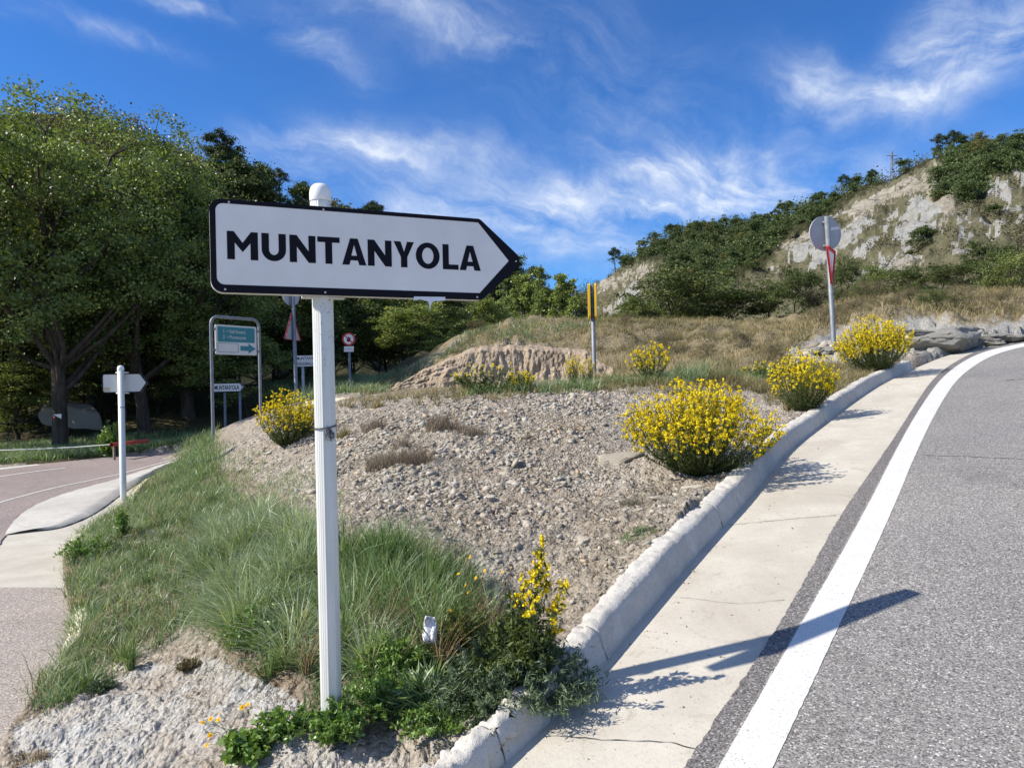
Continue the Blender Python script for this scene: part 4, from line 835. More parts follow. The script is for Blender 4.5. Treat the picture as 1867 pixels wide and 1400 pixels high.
for px, row, w, h, lab in ((1690,452,62,44,'lone dark holm oak standing on the pale scree'), (1820,392,40,22,'small dark bush high on the bare slope near the picture edge'), (1665,470,26,16,'small round bush on the pale rocks left of the lone oak')):
    tt = np.linspace(.02, 1, 300); P = HILLR.pt(np.full(300, px), tt); qx, qy = proj(P); k = int(np.abs(qy - row).argmin()); P = P[k]; s = h / F * P[1] / 4
    o = empty('hillside_bush', P - np.array([0, 0, .2]), 1.0, (w / F * P[1] / 3.8, w / F * P[1] / 3.8, s)); link('trunk', HT_[1][1], o); link('crown', HT_[1][0], o); tag(o, lab, 'bush', 'single bushes on the bare slope')

# ------------------------------------------------------------------ sign materials
M['signwhite'] = simple('sign white sheeting', (.80, .77, .735), .38, var=.06, scale=5)
M['signblack'] = simple('sign black', (.008, .008, .014), .5, 0, .12, .1)
M['alu'] = simple('painted aluminium', (.62, .64, .62), .45, .15, .5, .07, 6, .15, 25)
M['aluback'] = simple('sign back', (.60, .60, .58), .5, var=.06, scale=4)
M['galv'] = simple('galvanised steel', (.19, .21, .235), .55, .2, .5, .2, 9, .1)
M['darkgalv'] = simple('grey sign back', (.40, .41, .43), .5, .1, .4, .08, 5)
M['red'] = simple('sign red', (.62, .035, .03), .45, var=.06)
M['teal'] = simple('sign teal', (.03, .19, .225), .45, var=.06)
M['yellow'] = simple('marker yellow', (.75, .48, .02), .5, var=.08)
M['paper'] = simple('white paper', (.72, .73, .78), .7, var=.05, bump=.3, bscale=30)
M['cap'] = simple('white cap', (.80, .80, .78), .3, var=.03)
M['rust'] = simple('rusty iron', (.16, .07, .04), .85, var=.3)
M['wood'] = simple('weathered wood', (.20, .17, .14), .9, var=.3, bump=.5)
M['barrier'] = simple('faded red beam', (.42, .07, .045), .6, var=.3, scale=3)
M['sticker'] = simple('old sticker', (.45, .38, .26), .6, var=.35, scale=30)
M['wire'] = simple('wire', (.08, .08, .10), .5, .3)
def polemat(nt, N, L):
    s = NT(nt); n = s.noise(1, 6, .65, 0, s.scaled((30, 30, 3))); d = s.noise(60, 4, .7); sep = N.new('ShaderNodeSeparateXYZ'); L.new(s.pos(), sep.inputs[0])
    top = s.math('MULTIPLY', s.math('SUBTRACT', sep.outputs[2], 1.55), 2.6, True); low = s.math('MULTIPLY', s.math('SUBTRACT', .45, sep.outputs[2]), 2.2, True)
    c = s.ramp(n, [(.3, (.60, .615, .585)), (.7, (.71, .72, .69))])
    c = s.mix(s.math('MULTIPLY', s.ramp(d, [(.6, 0.0), (.66, 1.0)]), top), c, (.16, .14, .11)); c = s.mix(s.math('MULTIPLY', s.ramp(n, [(.45, 0.0), (.7, .8)]), low), c, (.40, .37, .29))
    s.out(c, .42, None, .1, .45)
M['pole'] = mat('white pole', polemat)
def round_poly(pts, rad, seg=6):
    out = []; n = len(pts); rad = rad if isinstance(rad, (list, tuple)) else [rad] * n
    for i in range(n):
        p, a, b = Vector(pts[i]), Vector(pts[i - 1]), Vector(pts[(i + 1) % n]); u = (a - p).normalized(); w = (b - p).normalized(); r = rad[i]
        if r <= 0: out.append(tuple(p)); continue
        ang = u.angle(w); t = r / math.tan(ang / 2); c = p + (u + w).normalized() * (r / math.sin(ang / 2)); s0 = p + u * t - c; s1 = p + w * t - c
        a0 = math.atan2(s0.y, s0.x); a1 = math.atan2(s1.y, s1.x); da = (a1 - a0 + math.pi) % (2 * math.pi) - math.pi
        for k in range(seg + 1): th = a0 + da * k / seg; out.append((c.x + r * math.cos(th), c.y + r * math.sin(th)))
    return out
def shape(name, loops, y0, y1, m, parent, xf=None):
    """filled 2D outline(s) in (x,z), thickness y0..y1, built as one mesh; holes by even-odd"""
    cu = bpy.data.curves.new(name, 'CURVE'); cu.dimensions = '2D'; cu.fill_mode = 'BOTH'; cu.extrude = abs(y1 - y0) / 2
    for lp in loops:
        sp = cu.splines.new('POLY'); sp.points.add(len(lp) - 1); sp.use_cyclic_u = True
        for i, (x, z) in enumerate(lp): sp.points[i].co = (x, z, 0, 1)
    t = bpy.data.objects.new('t', cu); COL.objects.link(t); dg = bpy.context.evaluated_depsgraph_get(); me = bpy.data.meshes.new_from_object(t.evaluated_get(dg)); bpy.data.objects.remove(t); bpy.data.curves.remove(cu)
    me.transform(Matrix.Rotation(math.radians(90), 4, 'X')); me.transform(Matrix.Translation((0, (y0 + y1) / 2, 0)))
    if xf is not None: me.transform(xf)
    me.name = name; me.materials.clear(); me.materials.append(m); o = bpy.data.objects.new(name, me); COL.objects.link(o); o.parent = parent; return o
def text(name, body, size, x, z, y, m, parent, xf=None, bold=0.0, sx=1.0, align='LEFT'):
    cu = bpy.data.curves.new(name, 'FONT'); cu.body = body; cu.size = size; cu.extrude = .0006; cu.offset = bold; cu.align_x = align; cu.resolution_u = 3
    t = bpy.data.objects.new('t', cu); COL.objects.link(t); dg = bpy.context.evaluated_depsgraph_get(); me = bpy.data.meshes.new_from_object(t.evaluated_get(dg)); bpy.data.objects.remove(t); bpy.data.curves.remove(cu)
    me.transform(Matrix.Scale(sx, 4, (1, 0, 0))); me.transform(Matrix.Rotation(math.radians(90), 4, 'X')); me.transform(Matrix.Translation((x, y, z)))
    if xf is not None: me.transform(xf)
    me.name = name; me.materials.clear(); me.materials.append(m); o = bpy.data.objects.new(name, me); COL.objects.link(o); o.parent = parent; return o
def cyl(name, r, z0, z1, m, parent, c=(0, 0), sides=16, top=True, lean=(0, 0)):
    V, Q = lathe([(r, z0), (r, z1)] + ([(0.0001, z1)] if top else []), sides, (c[0], c[1], 0)); V[:, 0] += lean[0] * (V[:, 2] - z0); V[:, 1] += lean[1] * (V[:, 2] - z0)
    return mk(name, V, Q, m, parent, smooth=False)

# ------------------------------------------------------------------ the big direction sign
YAW = 0.410; YP = 2.87
u0, _ = uv(592, 480); P0 = np.array([float(u0) * YP, YP]); SD = np.array([math.cos(YAW), math.sin(YAW)]); SN = np.array([-SD[1], SD[0]])
def onsign(px, py):
    u, v = uv(px, py); t = (u * P0[1] - P0[0]) / (SD[0] - u * SD[1]); Y = P0[1] + t * SD[1]; return float(t), float(EYE - v * Y)
def big_sign():
    PC = P0 + SN * .075; gz0 = float(HT(PC[0], PC[1])); gz0 = .165
    o = empty('direction_sign', (PC[0], PC[1], 0), YAW); tag(o, 'big white arrow sign with black border lettered MUNTANYOLA on a fluted white pole', 'road sign')
    s0 = -.075
    L_ = lambda x, y: onsign(x, y)
    sl = (L_(380, 362)[0] + L_(386, 533)[0]) / 2; zt = (L_(440, 366)[1] + L_(872, 398)[1]) / 2; zb = (L_(440, 535)[1] + L_(880, 546)[1]) / 2
    ssh = (L_(872, 398)[0] + L_(881, 546)[0]) / 2; st, ztip = L_(952, 477)
    ztip = (zt + zb) / 2
    outer = [(sl, zb), (ssh, zb), (st + .015, ztip), (ssh, zt), (sl, zt)]; ro = [.045, .03, .05, .03, .045]
    il = (L_(391, 380)[0] + L_(397, 510)[0]) / 2; it = (L_(600, 386)[1] + L_(860, 404)[1]) / 2; ib = (L_(600, 526)[1] + L_(860, 533)[1]) / 2; ish = (L_(870, 408)[0] + L_(877, 534)[0]) / 2; itp = L_(928, 474)[0]
    inner = [(il, ib), (ish, ib), (itp, ztip), (ish, it), (il, it)]
    RO, RI = round_poly(outer, ro, 8), round_poly(inner, [.028, .003, .003, .003, .028], 6)
    shape('panel', [RO], -.070, -.040, M['aluback'], o)
    shape('border', [RO, RI], -.0735, -.0702, M['signblack'], o)
    shape('face', [RI], -.0725, -.0704, M['signwhite'], o)
    # back rim of the folded panel
    RB = round_poly([(x * .985 if i else x, z) for i, (x, z) in enumerate([(sl + .012, zb + .012), (ssh - .006, zb + .012), (st - .012, ztip), (ssh - .006, zt - .012), (sl + .012, zt - .012)])], [.035, .02, .03, .02, .035], 6)
    shape('panel_rim', [RO, RB], -.0398, -.022, M['aluback'], o)
    # letters
    zb_l = np.mean([L_(430, 474.0)[1], L_(864, 492.5)[1]]); zt_l = np.mean([L_(422, 422.3)[1], L_(862, 447.5)[1]]); H = zt_l - zb_l
    xs = {'M': (414, 470.5), 'U': (477, 521.5), 'N': (528, 575.5), 'T': (579, 619.5), 'A': (623.5, 667.5), 'N2': (670.5, 714), 'Y': (718, 755), 'O': (758, 801.5), 'L': (807, 835.5), 'A2': (837.5, 876)}
    def arc(cx, cz, rx, rz, a0, a1, n=14): return [(cx + rx * math.cos(math.radians(a0 + (a1 - a0) * i / n)), cz + rz * math.sin(math.radians(a0 + (a1 - a0) * i / n))) for i in range(n + 1)]
    s = .255; h = .20
    for k, (a, b_) in xs.items():
        x0 = onsign(a, 450)[0]; x1 = onsign(b_, 450)[0]; w = (x1 - x0) / H; c = k[0]
        if c == 'M': lp = [[(0, 0), (s, 0), (s, .60), (w / 2, .27), (w - s, .60), (w - s, 0), (w, 0), (w, 1), (w - s * .9, 1), (w / 2, .60), (s * .9, 1), (0, 1)]]
        elif c == 'U': r = w / 2; lp = [[(0, 1)] + arc(r, r, r, r, 180, 360) + [(w, 1), (w - s, 1)] + arc(r, r, r - s, r - h * 1.1, 360, 180) + [(s, 1)]]
        elif c == 'N': lp = [[(0, 0), (s, 0), (s, .58), (w - s, 0), (w, 0), (w, 1), (w - s, 1), (w - s, .42), (s, 1), (0, 1)]]
        elif c == 'T': lp = [[(w / 2 - s / 2, 0), (w / 2 + s / 2, 0), (w / 2 + s / 2, 1 - h), (w, 1 - h), (w, 1), (0, 1), (0, 1 - h), (w / 2 - s / 2, 1 - h)]]
        elif c == 'Y': lp = [[(w / 2 - s / 2, 0), (w / 2 + s / 2, 0), (w / 2 + s / 2, .40), (w, 1), (w - s * 1.08, 1), (w / 2, .60), (s * 1.08, 1), (0, 1), (w / 2 - s / 2, .40)]]
        elif c == 'L': lp = [[(0, 0), (w, 0), (w, h), (s, h), (s, 1), (0, 1)]]
        elif c == 'O': lp = [arc(w / 2, .5, w / 2, .52, 0, 360, 28)[:-1], arc(w / 2, .5, w / 2 - s, .52 - h, 0, 360, 28)[:-1]]
        elif c == 'A':
            q = w / 2; top = s * .56; f_ = lambda z: z * (q - top); iw = s * 1.06
            lp = [[(0, 0), (iw, 0), (iw + .10 * .5, .17), (w - iw - .05, .17), (w - iw, 0), (w, 0), (q + top, 1), (q - top, 1)], [(iw + f_(.36) * .78 - .01, .35), (w - iw - f_(.36) * .78 + .01, .35), (q, .76)]]
        lp = [[(x0 + x * H, zb_l + z * H) for x, z in l] for l in lp]
        shape('letter', lp, -.0736, -.0727, M['signblack'], o)
    # torn sticker under the lower edge, small rivets in the border
    tx0, tz0 = L_(755, 541); tx1, _ = L_(812, 543)
    shape('torn_sticker', [[(tx0, zb + .006), (tx1, zb + .008), (tx1 - .002, zb - .008), (tx0 + .6 * (tx1 - tx0), zb - .012), (tx0 + .52 * (tx1 - tx0), zb - .030), (tx0 + .5 * (tx1 - tx0), zb - .055), (tx0 + .45 * (tx1 - tx0), zb - .014), (tx0 + .2 * (tx1 - tx0), zb - .006), (tx0 - .004, zb - .010)]], -.0752, -.0740, M['paper'], o)
    for x, z in ((sl + .07, zt - .011), (.0, zt - .012), (sl + .05, zb + .012), (ssh - .02, zb + .012), (.0, zb + .012), (st - .03, ztip)):
        V, Q = lathe([(.0045, -.001), (.004, .0015), (.0001, .002)], 8); V = np.stack([V[:, 0] + x, -.0735 - V[:, 2], V[:, 1] + z], 1); mk('rivet', V, Q, M['aluback'], o)
    # pole with vertical flutes
    n = 96; a = np.arange(n) / n * 2 * np.pi; r = .0405 / np.maximum(.93, np.cos((a + .3) % (math.pi / 4) - math.pi / 8)) - .0022 * (np.cos(a * 8 + 2.0) > .86) - .0012 * (np.cos(a * 24) > .8); zz = np.linspace(gz0 - .25, zt + .045, 30)
    V = np.stack([r[None] * np.cos(a)[None] + 0 * zz[:, None], r[None] * np.sin(a)[None] + 0 * zz[:, None], zz[:, None] + 0 * a[None]], -1).reshape(-1, 3)
    idx = np.arange(n * 30).reshape(30, n); nx = np.roll(idx, -1, 1); mk('pole', V, np.stack([idx[:-1], nx[:-1], nx[1:], idx[1:]], -1).reshape(-1, 4), M['pole'], o)
    zc = zt + .038; V, Q = lathe([(.043, zc), (.0445, zc + .002), (.0445, zc + .028), (.043, zc + .045), (.037, zc + .060), (.026, zc + .070), (.012, zc + .0745), (.0001, zc + .0755)], 32); mk('pole_cap', V, Q, M['cap'], o, smooth=True)
    for zz_ in (zb + .035, zt - .04):
        V, Q = box((0, -.019, zz_), (.08, .018, .013)); mk('bracket', V, Q, M['aluback'], o)
        V, Q = lathe([(.0435, zz_ - .014), (.0465, zz_ - .014), (.0465, zz_ + .014), (.0435, zz_ + .014)], 24); mk('clamp_ring', V, Q, M['aluback'], o)
    V, Q = box((0.0, -.018, zb - .004), (.085, .02, .004)); mk('bracket', V, Q, M['aluback'], o)
    # string tied round the pole
    zs = at(600, 776, 3.02)[2]; k = 40; a = np.linspace(0, 2 * np.pi, k); P = np.stack([.0445 * np.cos(a), .0445 * np.sin(a), zs + .004 * np.sin(a * 1.0 + 1)], 1); b = B(); b.add(*tubes(P, np.full(k, .0018), 5))
    P[:, 2] += .006 * np.cos(a); b.add(*tubes(P, np.full(k, .0014), 5)); r_ = np.random.default_rng(3)
    for i in range(16):
        c = np.array([.012, -.046, zs - .005]); pts = np.array([c, c + [r_.normal() * .01, -.008, -.012 + r_.normal() * .012], c + [r_.normal() * .013, -.006, -.028 + r_.normal() * .016], c + [r_.normal() * .012, -.003, -.045 * r_.uniform(.2, 1.3)]]); pts = resample(chaikin(pts, 2), n=10); b.add(*tubes(pts, np.linspace(.0016, .0008, 10), 4))
    tie = b.build('tied_string', M['wire'], None); tie.location = (PC[0], PC[1], 0); tie.rotation_euler = (0, 0, YAW); tag(tie, 'frayed dark string knotted round the big white pole', 'string')
big_sign()

def on_ground(px, py, Y): p = at(px, py, Y); return np.array([p[0], Y, float(HT(p[0], Y))])
# small arrow sign seen from behind, by the downhill road
def back_sign():
    Y = 10.8; p = at(225, 908, Y); ppm = F / Y; zz = lambda y: float(at(224, y, Y)[2])
    o = empty('small_direction_sign', (p[0], p[1], 0)); tag(o, 'small arrow sign seen from its plain white back beside the downhill road', 'road sign')
    xw = lambda x: (x - 223) / ppm
    zt, zb = zz(680), zz(716.5); outl = round_poly([(xw(189), zb), (xw(253), zb), (xw(266), (zt + zb) / 2), (xw(253), zt), (xw(189), zt)], [.03, .02, .03, .02, .03], 5)
    inn = round_poly([(xw(191), zb + .018), (xw(252), zb + .018), (xw(263), (zt + zb) / 2), (xw(252), zt - .018), (xw(191), zt - .018)], [.03, .02, .02, .02, .03], 5)
    xf = Matrix.Rotation(math.radians(14), 4, 'Z')
    shape('panel', [inn], .075, .085, M['aluback'], o, xf); shape('black_edge', [outl, inn], .070, .095, M['signblack'], o, xf)
    shape('face', [outl], .0952, .099, M['signwhite'], o, xf)
    shape('old_sticker', [[(xw(191.5), zb + .03), (xw(202), zb + .03), (xw(202), zb + .085), (xw(191.5), zb + .09)]], .0725, .0745, M['sticker'], o, xf)
    cyl('pole', .045, p[2] - .3, zz(671), M['alu'], o, sides=14); V, Q = lathe([(.048, zz(675)), (.048, zz(671)), (.04, zz(668)), (.02, zz(666.3)), (.0001, zz(666))], 16); mk('pole_cap', V, Q, M['cap'], o, smooth=True)
    for z in (zt + .005, zb + .0): V, Q = box((0, .045, z), (.075, .05, .012)); mk('bracket', V, Q, M['aluback'], o)
    k = 20; a = np.linspace(0, 2 * np.pi, k); P = np.stack([.048 * np.cos(a), .048 * np.sin(a), zz(742) + 0 * a], 1); t = tag(B().add(*tubes(P, np.full(k, .004), 4)).add(*tubes(np.array([[.05, 0, zz(742)], [.07, 0, zz(750)], [.055, 0, zz(765)]]), np.full(3, .003), 4)).build('tied_string', M['wire']), 'thin string tied round the pole of the small arrow sign', 'string'); t.location = (p[0], p[1], 0)
back_sign()
# green tourist board in a bent tube frame
def frame_sign():
    A = at(389, 805, 14.4); Bp = at(475.5, 757, 15.4); d = Bp[:2] - A[:2]; W = np.linalg.norm(d); ang = math.atan2(d[1], d[0])
    o = empty('frame_sign', (A[0], A[1], 0), ang); tag(o, 'teal tourist board with arrow between the legs of a bent grey tube frame', 'road sign', None)
    zt = float(at(410, 577.5, 14.55)[2]); zg = A[2] - .3
    r = .16; pts = [(0, zg)] + [(0, zt - r)] + [(r - r * math.cos(a), zt - r + r * math.sin(a)) for a in np.linspace(0, math.pi / 2, 9)][1:] + [(W - r + r * math.sin(a), zt - r + r * math.cos(a)) for a in np.linspace(0, math.pi / 2, 9)] + [(W, float(HT(Bp[0], Bp[1])) - .3)]
    zl = 0
    P = np.array([(x, 0, z) for x, z in pts]); mk('tube_frame', *tubes(P, np.full(len(P), .032), 10), M['galv'], o, smooth=True)
    z1, z0 = float(at(396, 591, 14.45)[2]), float(at(396, 646, 14.45)[2]); x0, x1 = .085, W - .085
    shape('board', [round_poly([(x0, z0), (x1, z0), (x1, z1), (x0, z1)], .03, 4)], -.02, .0, M['aluback'], o)
    h = z1 - z0; w = x1 - x0
    shape('teal_panel', [round_poly([(x0 + .05 * w, z0 + .43 * h), (x1 - .05 * w, z0 + .43 * h), (x1 - .05 * w, z1 - .06 * h), (x0 + .05 * w, z1 - .06 * h)], .02, 3)], -.0245, -.0205, M['teal'], o)
    zc = z0 + .23 * h; shape('arrow', [[(x0 + .59 * w, zc - .08 * h), (x0 + .79 * w, zc - .08 * h), (x0 + .79 * w, zc - .17 * h), (x1 - .03 * w, zc), (x0 + .79 * w, zc + .17 * h), (x0 + .79 * w, zc + .08 * h), (x0 + .59 * w, zc + .08 * h)]], -.0245, -.0205, M['teal'], o)
    q = [(x0 + .05 * w, z0 + .08 * h), (x0 + .54 * w, z0 + .08 * h), (x0 + .54 * w, z0 + .39 * h), (x0 + .05 * w, z0 + .39 * h)]; qi = [(q[0][0] + .008, q[0][1] + .008), (q[1][0] - .008, q[1][1] + .008), (q[2][0] - .008, q[2][1] - .008), (q[3][0] + .008, q[3][1] - .008)]
    shape('label_outline', [round_poly(q, .02, 3), round_poly(qi, .015, 3)], -.0235, -.0205, M['teal'], o)
    text('lettering', '1  • Vall-llovera', .105, x0 + .17 * w, z0 + .73 * h, -.026, M['aluback'], o, sx=.85); text('lettering', '2  • Muntanyola', .105, x0 + .17 * w, z0 + .54 * h, -.026, M['aluback'], o, sx=.85)
    for z in (z0 + .15 * h, z1 - .15 * h):
        for x in (.05, W - .05): V, Q = box((x, -.01, z), (.045, .012, .018)); mk('clamp', V, Q, M['galv'], o)
frame_sign()
def small_arrow():
    Y = 20.5; c = at(418, 706, Y); o = empty('small_road_sign', (c[0], c[1], 0)); o.rotation_euler = (0, 0, math.radians(-6)); tag(o, 'low white arrow sign reading MUNTANYOLA 2 on two thin posts seen through the tube frame', 'road sign')
    ppm = F / Y; x = lambda p: (p - 418) / ppm; z0, z1 = c[2] - .135, c[2] + .125
    R1 = round_poly([(x(388), z0), (x(440), z0), (x(449), (z0 + z1) / 2), (x(440), z1), (x(388), z1)], [.02] * 5, 3); R2 = round_poly([(x(389.5), z0 + .018), (x(439), z0 + .018), (x(446.5), (z0 + z1) / 2), (x(439), z1 - .018), (x(389.5), z1 - .018)], [.01] * 5, 3)
    shape('border', [R1, R2], -.034, -.030, M['signblack'], o); shape('panel', [R1], -.03, -.005, M['aluback'], o); shape('face', [R2], -.033, -.0302, M['signwhite'], o)
    text('lettering', 'MUNTANYOLA  2', .175, x(390.5), z0 + .07, -.035, M['signblack'], o, sx=.62, bold=.003)
    for px_ in (408, 437): zg = float(HT(c[0] + x(px_), Y)); cyl('post', .038, min(zg, c[2] - 1) - .2, z1 - .03, M['galv'], o, (x(px_), .03), 8)
small_arrow()
def disc_tri_sign(px_top, py_top, px_b, py_b, Y, dpx, hpx, lab, disc_cy, tri, yawd, sticker, rpost):
    b_ = at(px_b, py_b, Y); t = at(px_top, py_top, Y); o = empty('give_way_post', (b_[0], b_[1], 0)); tag(o, lab, 'road sign', 'steel posts with a round sign above a triangular one')
    zb = min(b_[2], float(HT(b_[0], b_[1]))) - .3; lean = (t[0] - b_[0]) / (t[2] - b_[2])
    V, Q = lathe([(rpost, zb), (rpost, t[2]), (.0001, t[2])], 12); V[:, 0] += lean * (V[:, 2] - b_[2]); mk('post', V, Q, M['galv'], o)
    xa = lambda z: lean * (z - b_[2])
    ppm = F / Y; rad = hpx / 2 / ppm; zc = float(at(px_top, disc_cy, Y)[2]); xf = Matrix.Translation((xa(zc), .0, 0)) @ Matrix.Rotation(math.radians(yawd), 4, 'Z')
    circ = lambda r, n=40: [(r * math.cos(2 * math.pi * i / n), zc + r * math.sin(2 * math.pi * i / n)) for i in range(n)]
    shape('disc', [circ(rad)], .075, .095, M['darkgalv'], o, xf); shape('disc_rim', [circ(rad * 1.02), circ(rad * .96)], .068, .1, M['darkgalv'], o, xf); shape('disc_face', [circ(rad * .99)], .1005, .103, M['red'], o, xf)
    for z in (zc + rad * .62, zc - rad * .75): V, Q = box((0, .055, z), (.07, .03, .025)); V = V @ np.array(xf.to_3x3()).T + np.array(xf.translation); mk('clamp', V, Q, M['galv'], o)
    V, Q = box((.05, .068, zc - .02), (.022, .007, rad * .9)); V = V @ np.array(xf.to_3x3()).T + np.array(xf.translation); mk('rail', V, Q, M['galv'], o)
    if sticker: shape('sticker', [[(rad * .35, zc + rad * .18), (rad * .9, zc + rad * .28), (rad * .9, zc + rad * .42), (rad * .35, zc + rad * .34)]], .0725, .0745, M['paper'], o, xf)
    # triangle, apex down or up, turned nearly edge-on
    z1, z0, tyaw, apex_up, side, showback = tri; z1 = float(at(px_top, z1, Y)[2]); z0 = float(at(px_top, z0, Y)[2]); hw = (z1 - z0) / math.sqrt(3)
    T = [(-hw, z0), (hw, z0), (0, z1)] if apex_up else [(0, z0), (hw, z1), (-hw, z1)]; cz = (z0 + z1) / 2 + ((z1 - z0) / 6 * (-1 if apex_up else 1))
    I_ = [(x * .72, cz + (z - cz) * .72) for x, z in T]; xf2 = Matrix.Translation((xa(cz) + side, -.0, 0)) @ Matrix.Rotation(math.radians(tyaw), 4, 'Z'); s_ = 1 if showback else -1
    shape('triangle', [round_poly(T, .03, 4)], .06 * s_ - .01, .06 * s_ + .01, M['darkgalv'] if showback else M['red'], o, xf2)
    shape('triangle_rim', [round_poly(T, .03, 4), round_poly([(x * .97, cz + (z - cz) * .97) for x, z in T], .03, 4)], .06 * s_ - .035, .06 * s_ + .012, M['red'], o, xf2)
    if showback: shape('triangle_face', [round_poly(T, .03, 4)], .0705, .0745, M['red'], o, xf2)
    else: shape('triangle_face', [round_poly(I_, .02, 4)], -.0745, -.0705, M['signwhite'], o, xf2)
disc_tri_sign(1507, 395, 1522, 658, 15.6, 51, 63, 'leaning post by the uphill road with grey round sign back above a red triangle', 424.5, (454, 522, 56, False, -.03, False), 11, True, .052)
disc_tri_sign(532.5, 500, 541, 738, 19, 31, 34, 'post left of the big white pole with a round sign back and grey triangle back', 540, (568, 620, 79.6, True, 0, True), 52, False, .05)
def nofire():
    Y = 22; b_ = at(638.5, 722, Y); o = empty('no_fire_sign', (b_[0], b_[1], 0)); tag(o, 'small red ringed sign with a slashed flame above a white plate', 'road sign')
    zz = lambda y: float(at(637, y, Y)[2]); c = zz(618.5); r = 11.8 / F * Y; circ = lambda q, n=32: [(q * math.cos(2 * math.pi * i / n), c + q * math.sin(2 * math.pi * i / n)) for i in range(n)]
    shape('ring', [circ(r), circ(r * .76)], -.05, -.046, M['red'], o); shape('disc', [circ(r)], -.045, -.03, M['aluback'], o); shape('face', [circ(r * .755)], -.049, -.0455, M['signwhite'], o)
    k = r; fl = [(-.05, -.42), (-.2, -.36), (-.3, -.12), (-.2, .1), (-.12, .0), (-.04, .3), (.06, .5), (.1, .22), (.24, .26), (.3, -.02), (.26, -.25), (.12, -.4)]; shape('flame', [[(x * k, c + z * k) for x, z in fl]], -.052, -.0492, M['signblack'], o)
    q = .73; shape('slash', [[(-q * r * .78 - .012, c + q * r * .72), (-q * r * .72 + .02, c + q * r * .78), (q * r * .78 + .012, c - q * r * .72), (q * r * .72 - .02, c - q * r * .78)]], -.055, -.0525, M['red'], o)
    w = 8.8 / F * Y; shape('plate', [[(-w, zz(641.5)), (w, zz(641.5)), (w, zz(631.5)), (-w, zz(631.5))]], -.05, -.035, M['signwhite'], o)
    text('lettering', 'PROHIBIT FER FOC', .05, 0, zz(637.5), -.052, M['darkgalv'], o, sx=.62, align='CENTER')
    cyl('post', .04, float(HT(b_[0], Y)) - .3, zz(631), M['galv'], o, sides=8)
nofire()
def resid():
    Y = 21.5; b_ = at(553.5, 735, Y); o = empty('residential_sign', (b_[0], b_[1], 0)); tag(o, 'two row white name sign on a dark post partly hidden behind the big white pole', 'road sign')
    zz = lambda y: float(at(556, y, Y)[2]); x = lambda p: (p - 553.5) / F * Y
    for a, c, t in ((648.5, 658, 'MUNTANYOLA'), (658.4, 668, 'RESIDENCIAL')):
        shape('panel', [round_poly([(x(541), zz(c)), (x(586), zz(c)), (x(586), zz(a)), (x(541), zz(a))], .015, 3)], -.06, -.045, M['signwhite'], o); text('lettering', t, .125, x(543), zz(c) + .035, -.062, M['signblack'], o, sx=.85, bold=.002)
    cyl('post', .045, float(HT(b_[0], Y)) - .3, zz(649), M['darkgalv'], o, sides=8); cyl('post', .045, float(HT(b_[0], Y)) - .3, zz(649), M['darkgalv'], o, (x(580), 0), sides=8)
resid()
def marker():
    Y = 15.4; b_ = at(1084, 688, Y); t = at(1079.5, 521, Y); o = empty('yellow_marker', (b_[0], b_[1], 0)); tag(o, 'two yellow rimmed plates seen edge on atop a steel post before the grassy bank', 'road marker')
    lean = (t[0] - b_[0]) / (t[2] - b_[2]); V, Q = lathe([(.045, b_[2] - .4), (.045, t[2]), (.0001, t[2])], 10); V[:, 0] += lean * (V[:, 2] - b_[2]); mk('post', V, Q, M['galv'], o)
    zc = float(at(1080, 550, Y)[2]); h = 31 / F * Y; xc = lean * (zc - b_[2]); va = math.atan2(Y, b_[0])
    for sgn, a, l in ((-1, va + .03, .22), (1, va - .06, .22)):
        xf = Matrix.Translation((xc + sgn * .075, 0, 0)) @ Matrix.Rotation(a, 4, 'Z') ; R1 = round_poly([(-l, zc - h), (l, zc - h), (l, zc + h), (-l, zc + h)], .05, 5); R2 = round_poly([(-l + .03, zc - h + .03), (l - .03, zc - h + .03), (l - .03, zc + h - .03), (-l + .03, zc + h - .03)], .035, 5)
        shape('yellow_rim', [R1, R2], -.022, .022, M['yellow'], o, xf); shape('plate', [R2], -.012, .012, M['signwhite'], o, xf)
marker()
def barrier():
    a, b_ = at(203, 811, 16.0), at(270, 803, 17.2); m_ = (a + b_) / 2; d = b_ - a; o = empty('fallen_barrier', m_, 0); tag(o, 'faded red barrier beam lying low at the edge of the wood beyond the downhill road', 'barrier')
    P = resample(np.array([a, b_]), n=6) - m_; mk('beam', *tubes(P, np.full(6, .045), 8), M['barrier'], o)
    for t in (.03,): q = a + d * t - m_; zg = float(HT(*(a + d * t)[:2])); V, Q = box((q[0], q[1] + .06, (q[2] + zg - m_[2]) / 2 - .1), (.022, .02, abs(q[2] + m_[2] - zg) / 2 + .1)); mk('post', V, Q, M['wood'], o)
    P = np.array([at(x, y, 16.2) for x, y in ((-90, 829), (0, 821), (70, 818.5), (140, 815), (204, 810))]); w = empty('wire_rope', P[0]); tag(w, 'slack pale rope strung along the verge from the red beam to the left edge', 'rope'); mk('rope', *tubes(resample(P, n=30) - P[0], np.full(30, .012), 5), M['aluback'], w)
barrier()
def plaque():
    Y = 19.3; pts = [at(97, 755.5, Y), at(112, 754.5, Y), at(112, 763.5, Y)]; c = pts[1]; tag(shape('arrow_plaque', [[(p[0] - c[0], p[2] - c[2]) for p in pts]], -.01, .01, M['signwhite'], None), 'small white triangular plaque fixed to the trunk of the leftmost big oak', 'plaque').location = c
    Vq, Fq = lathe([(.03, -.005), (.03, .005), (.0001, .006)], 10); Vq = np.stack([Vq[:, 0], -Vq[:, 2], Vq[:, 1]], 1); d = mk('trail_dot', Vq, Fq, M['barrier']); d.location = at(99, 761.5, Y); tag(d, 'small red dot marker below the white plaque on the leftmost big oak', 'marker')
plaque()
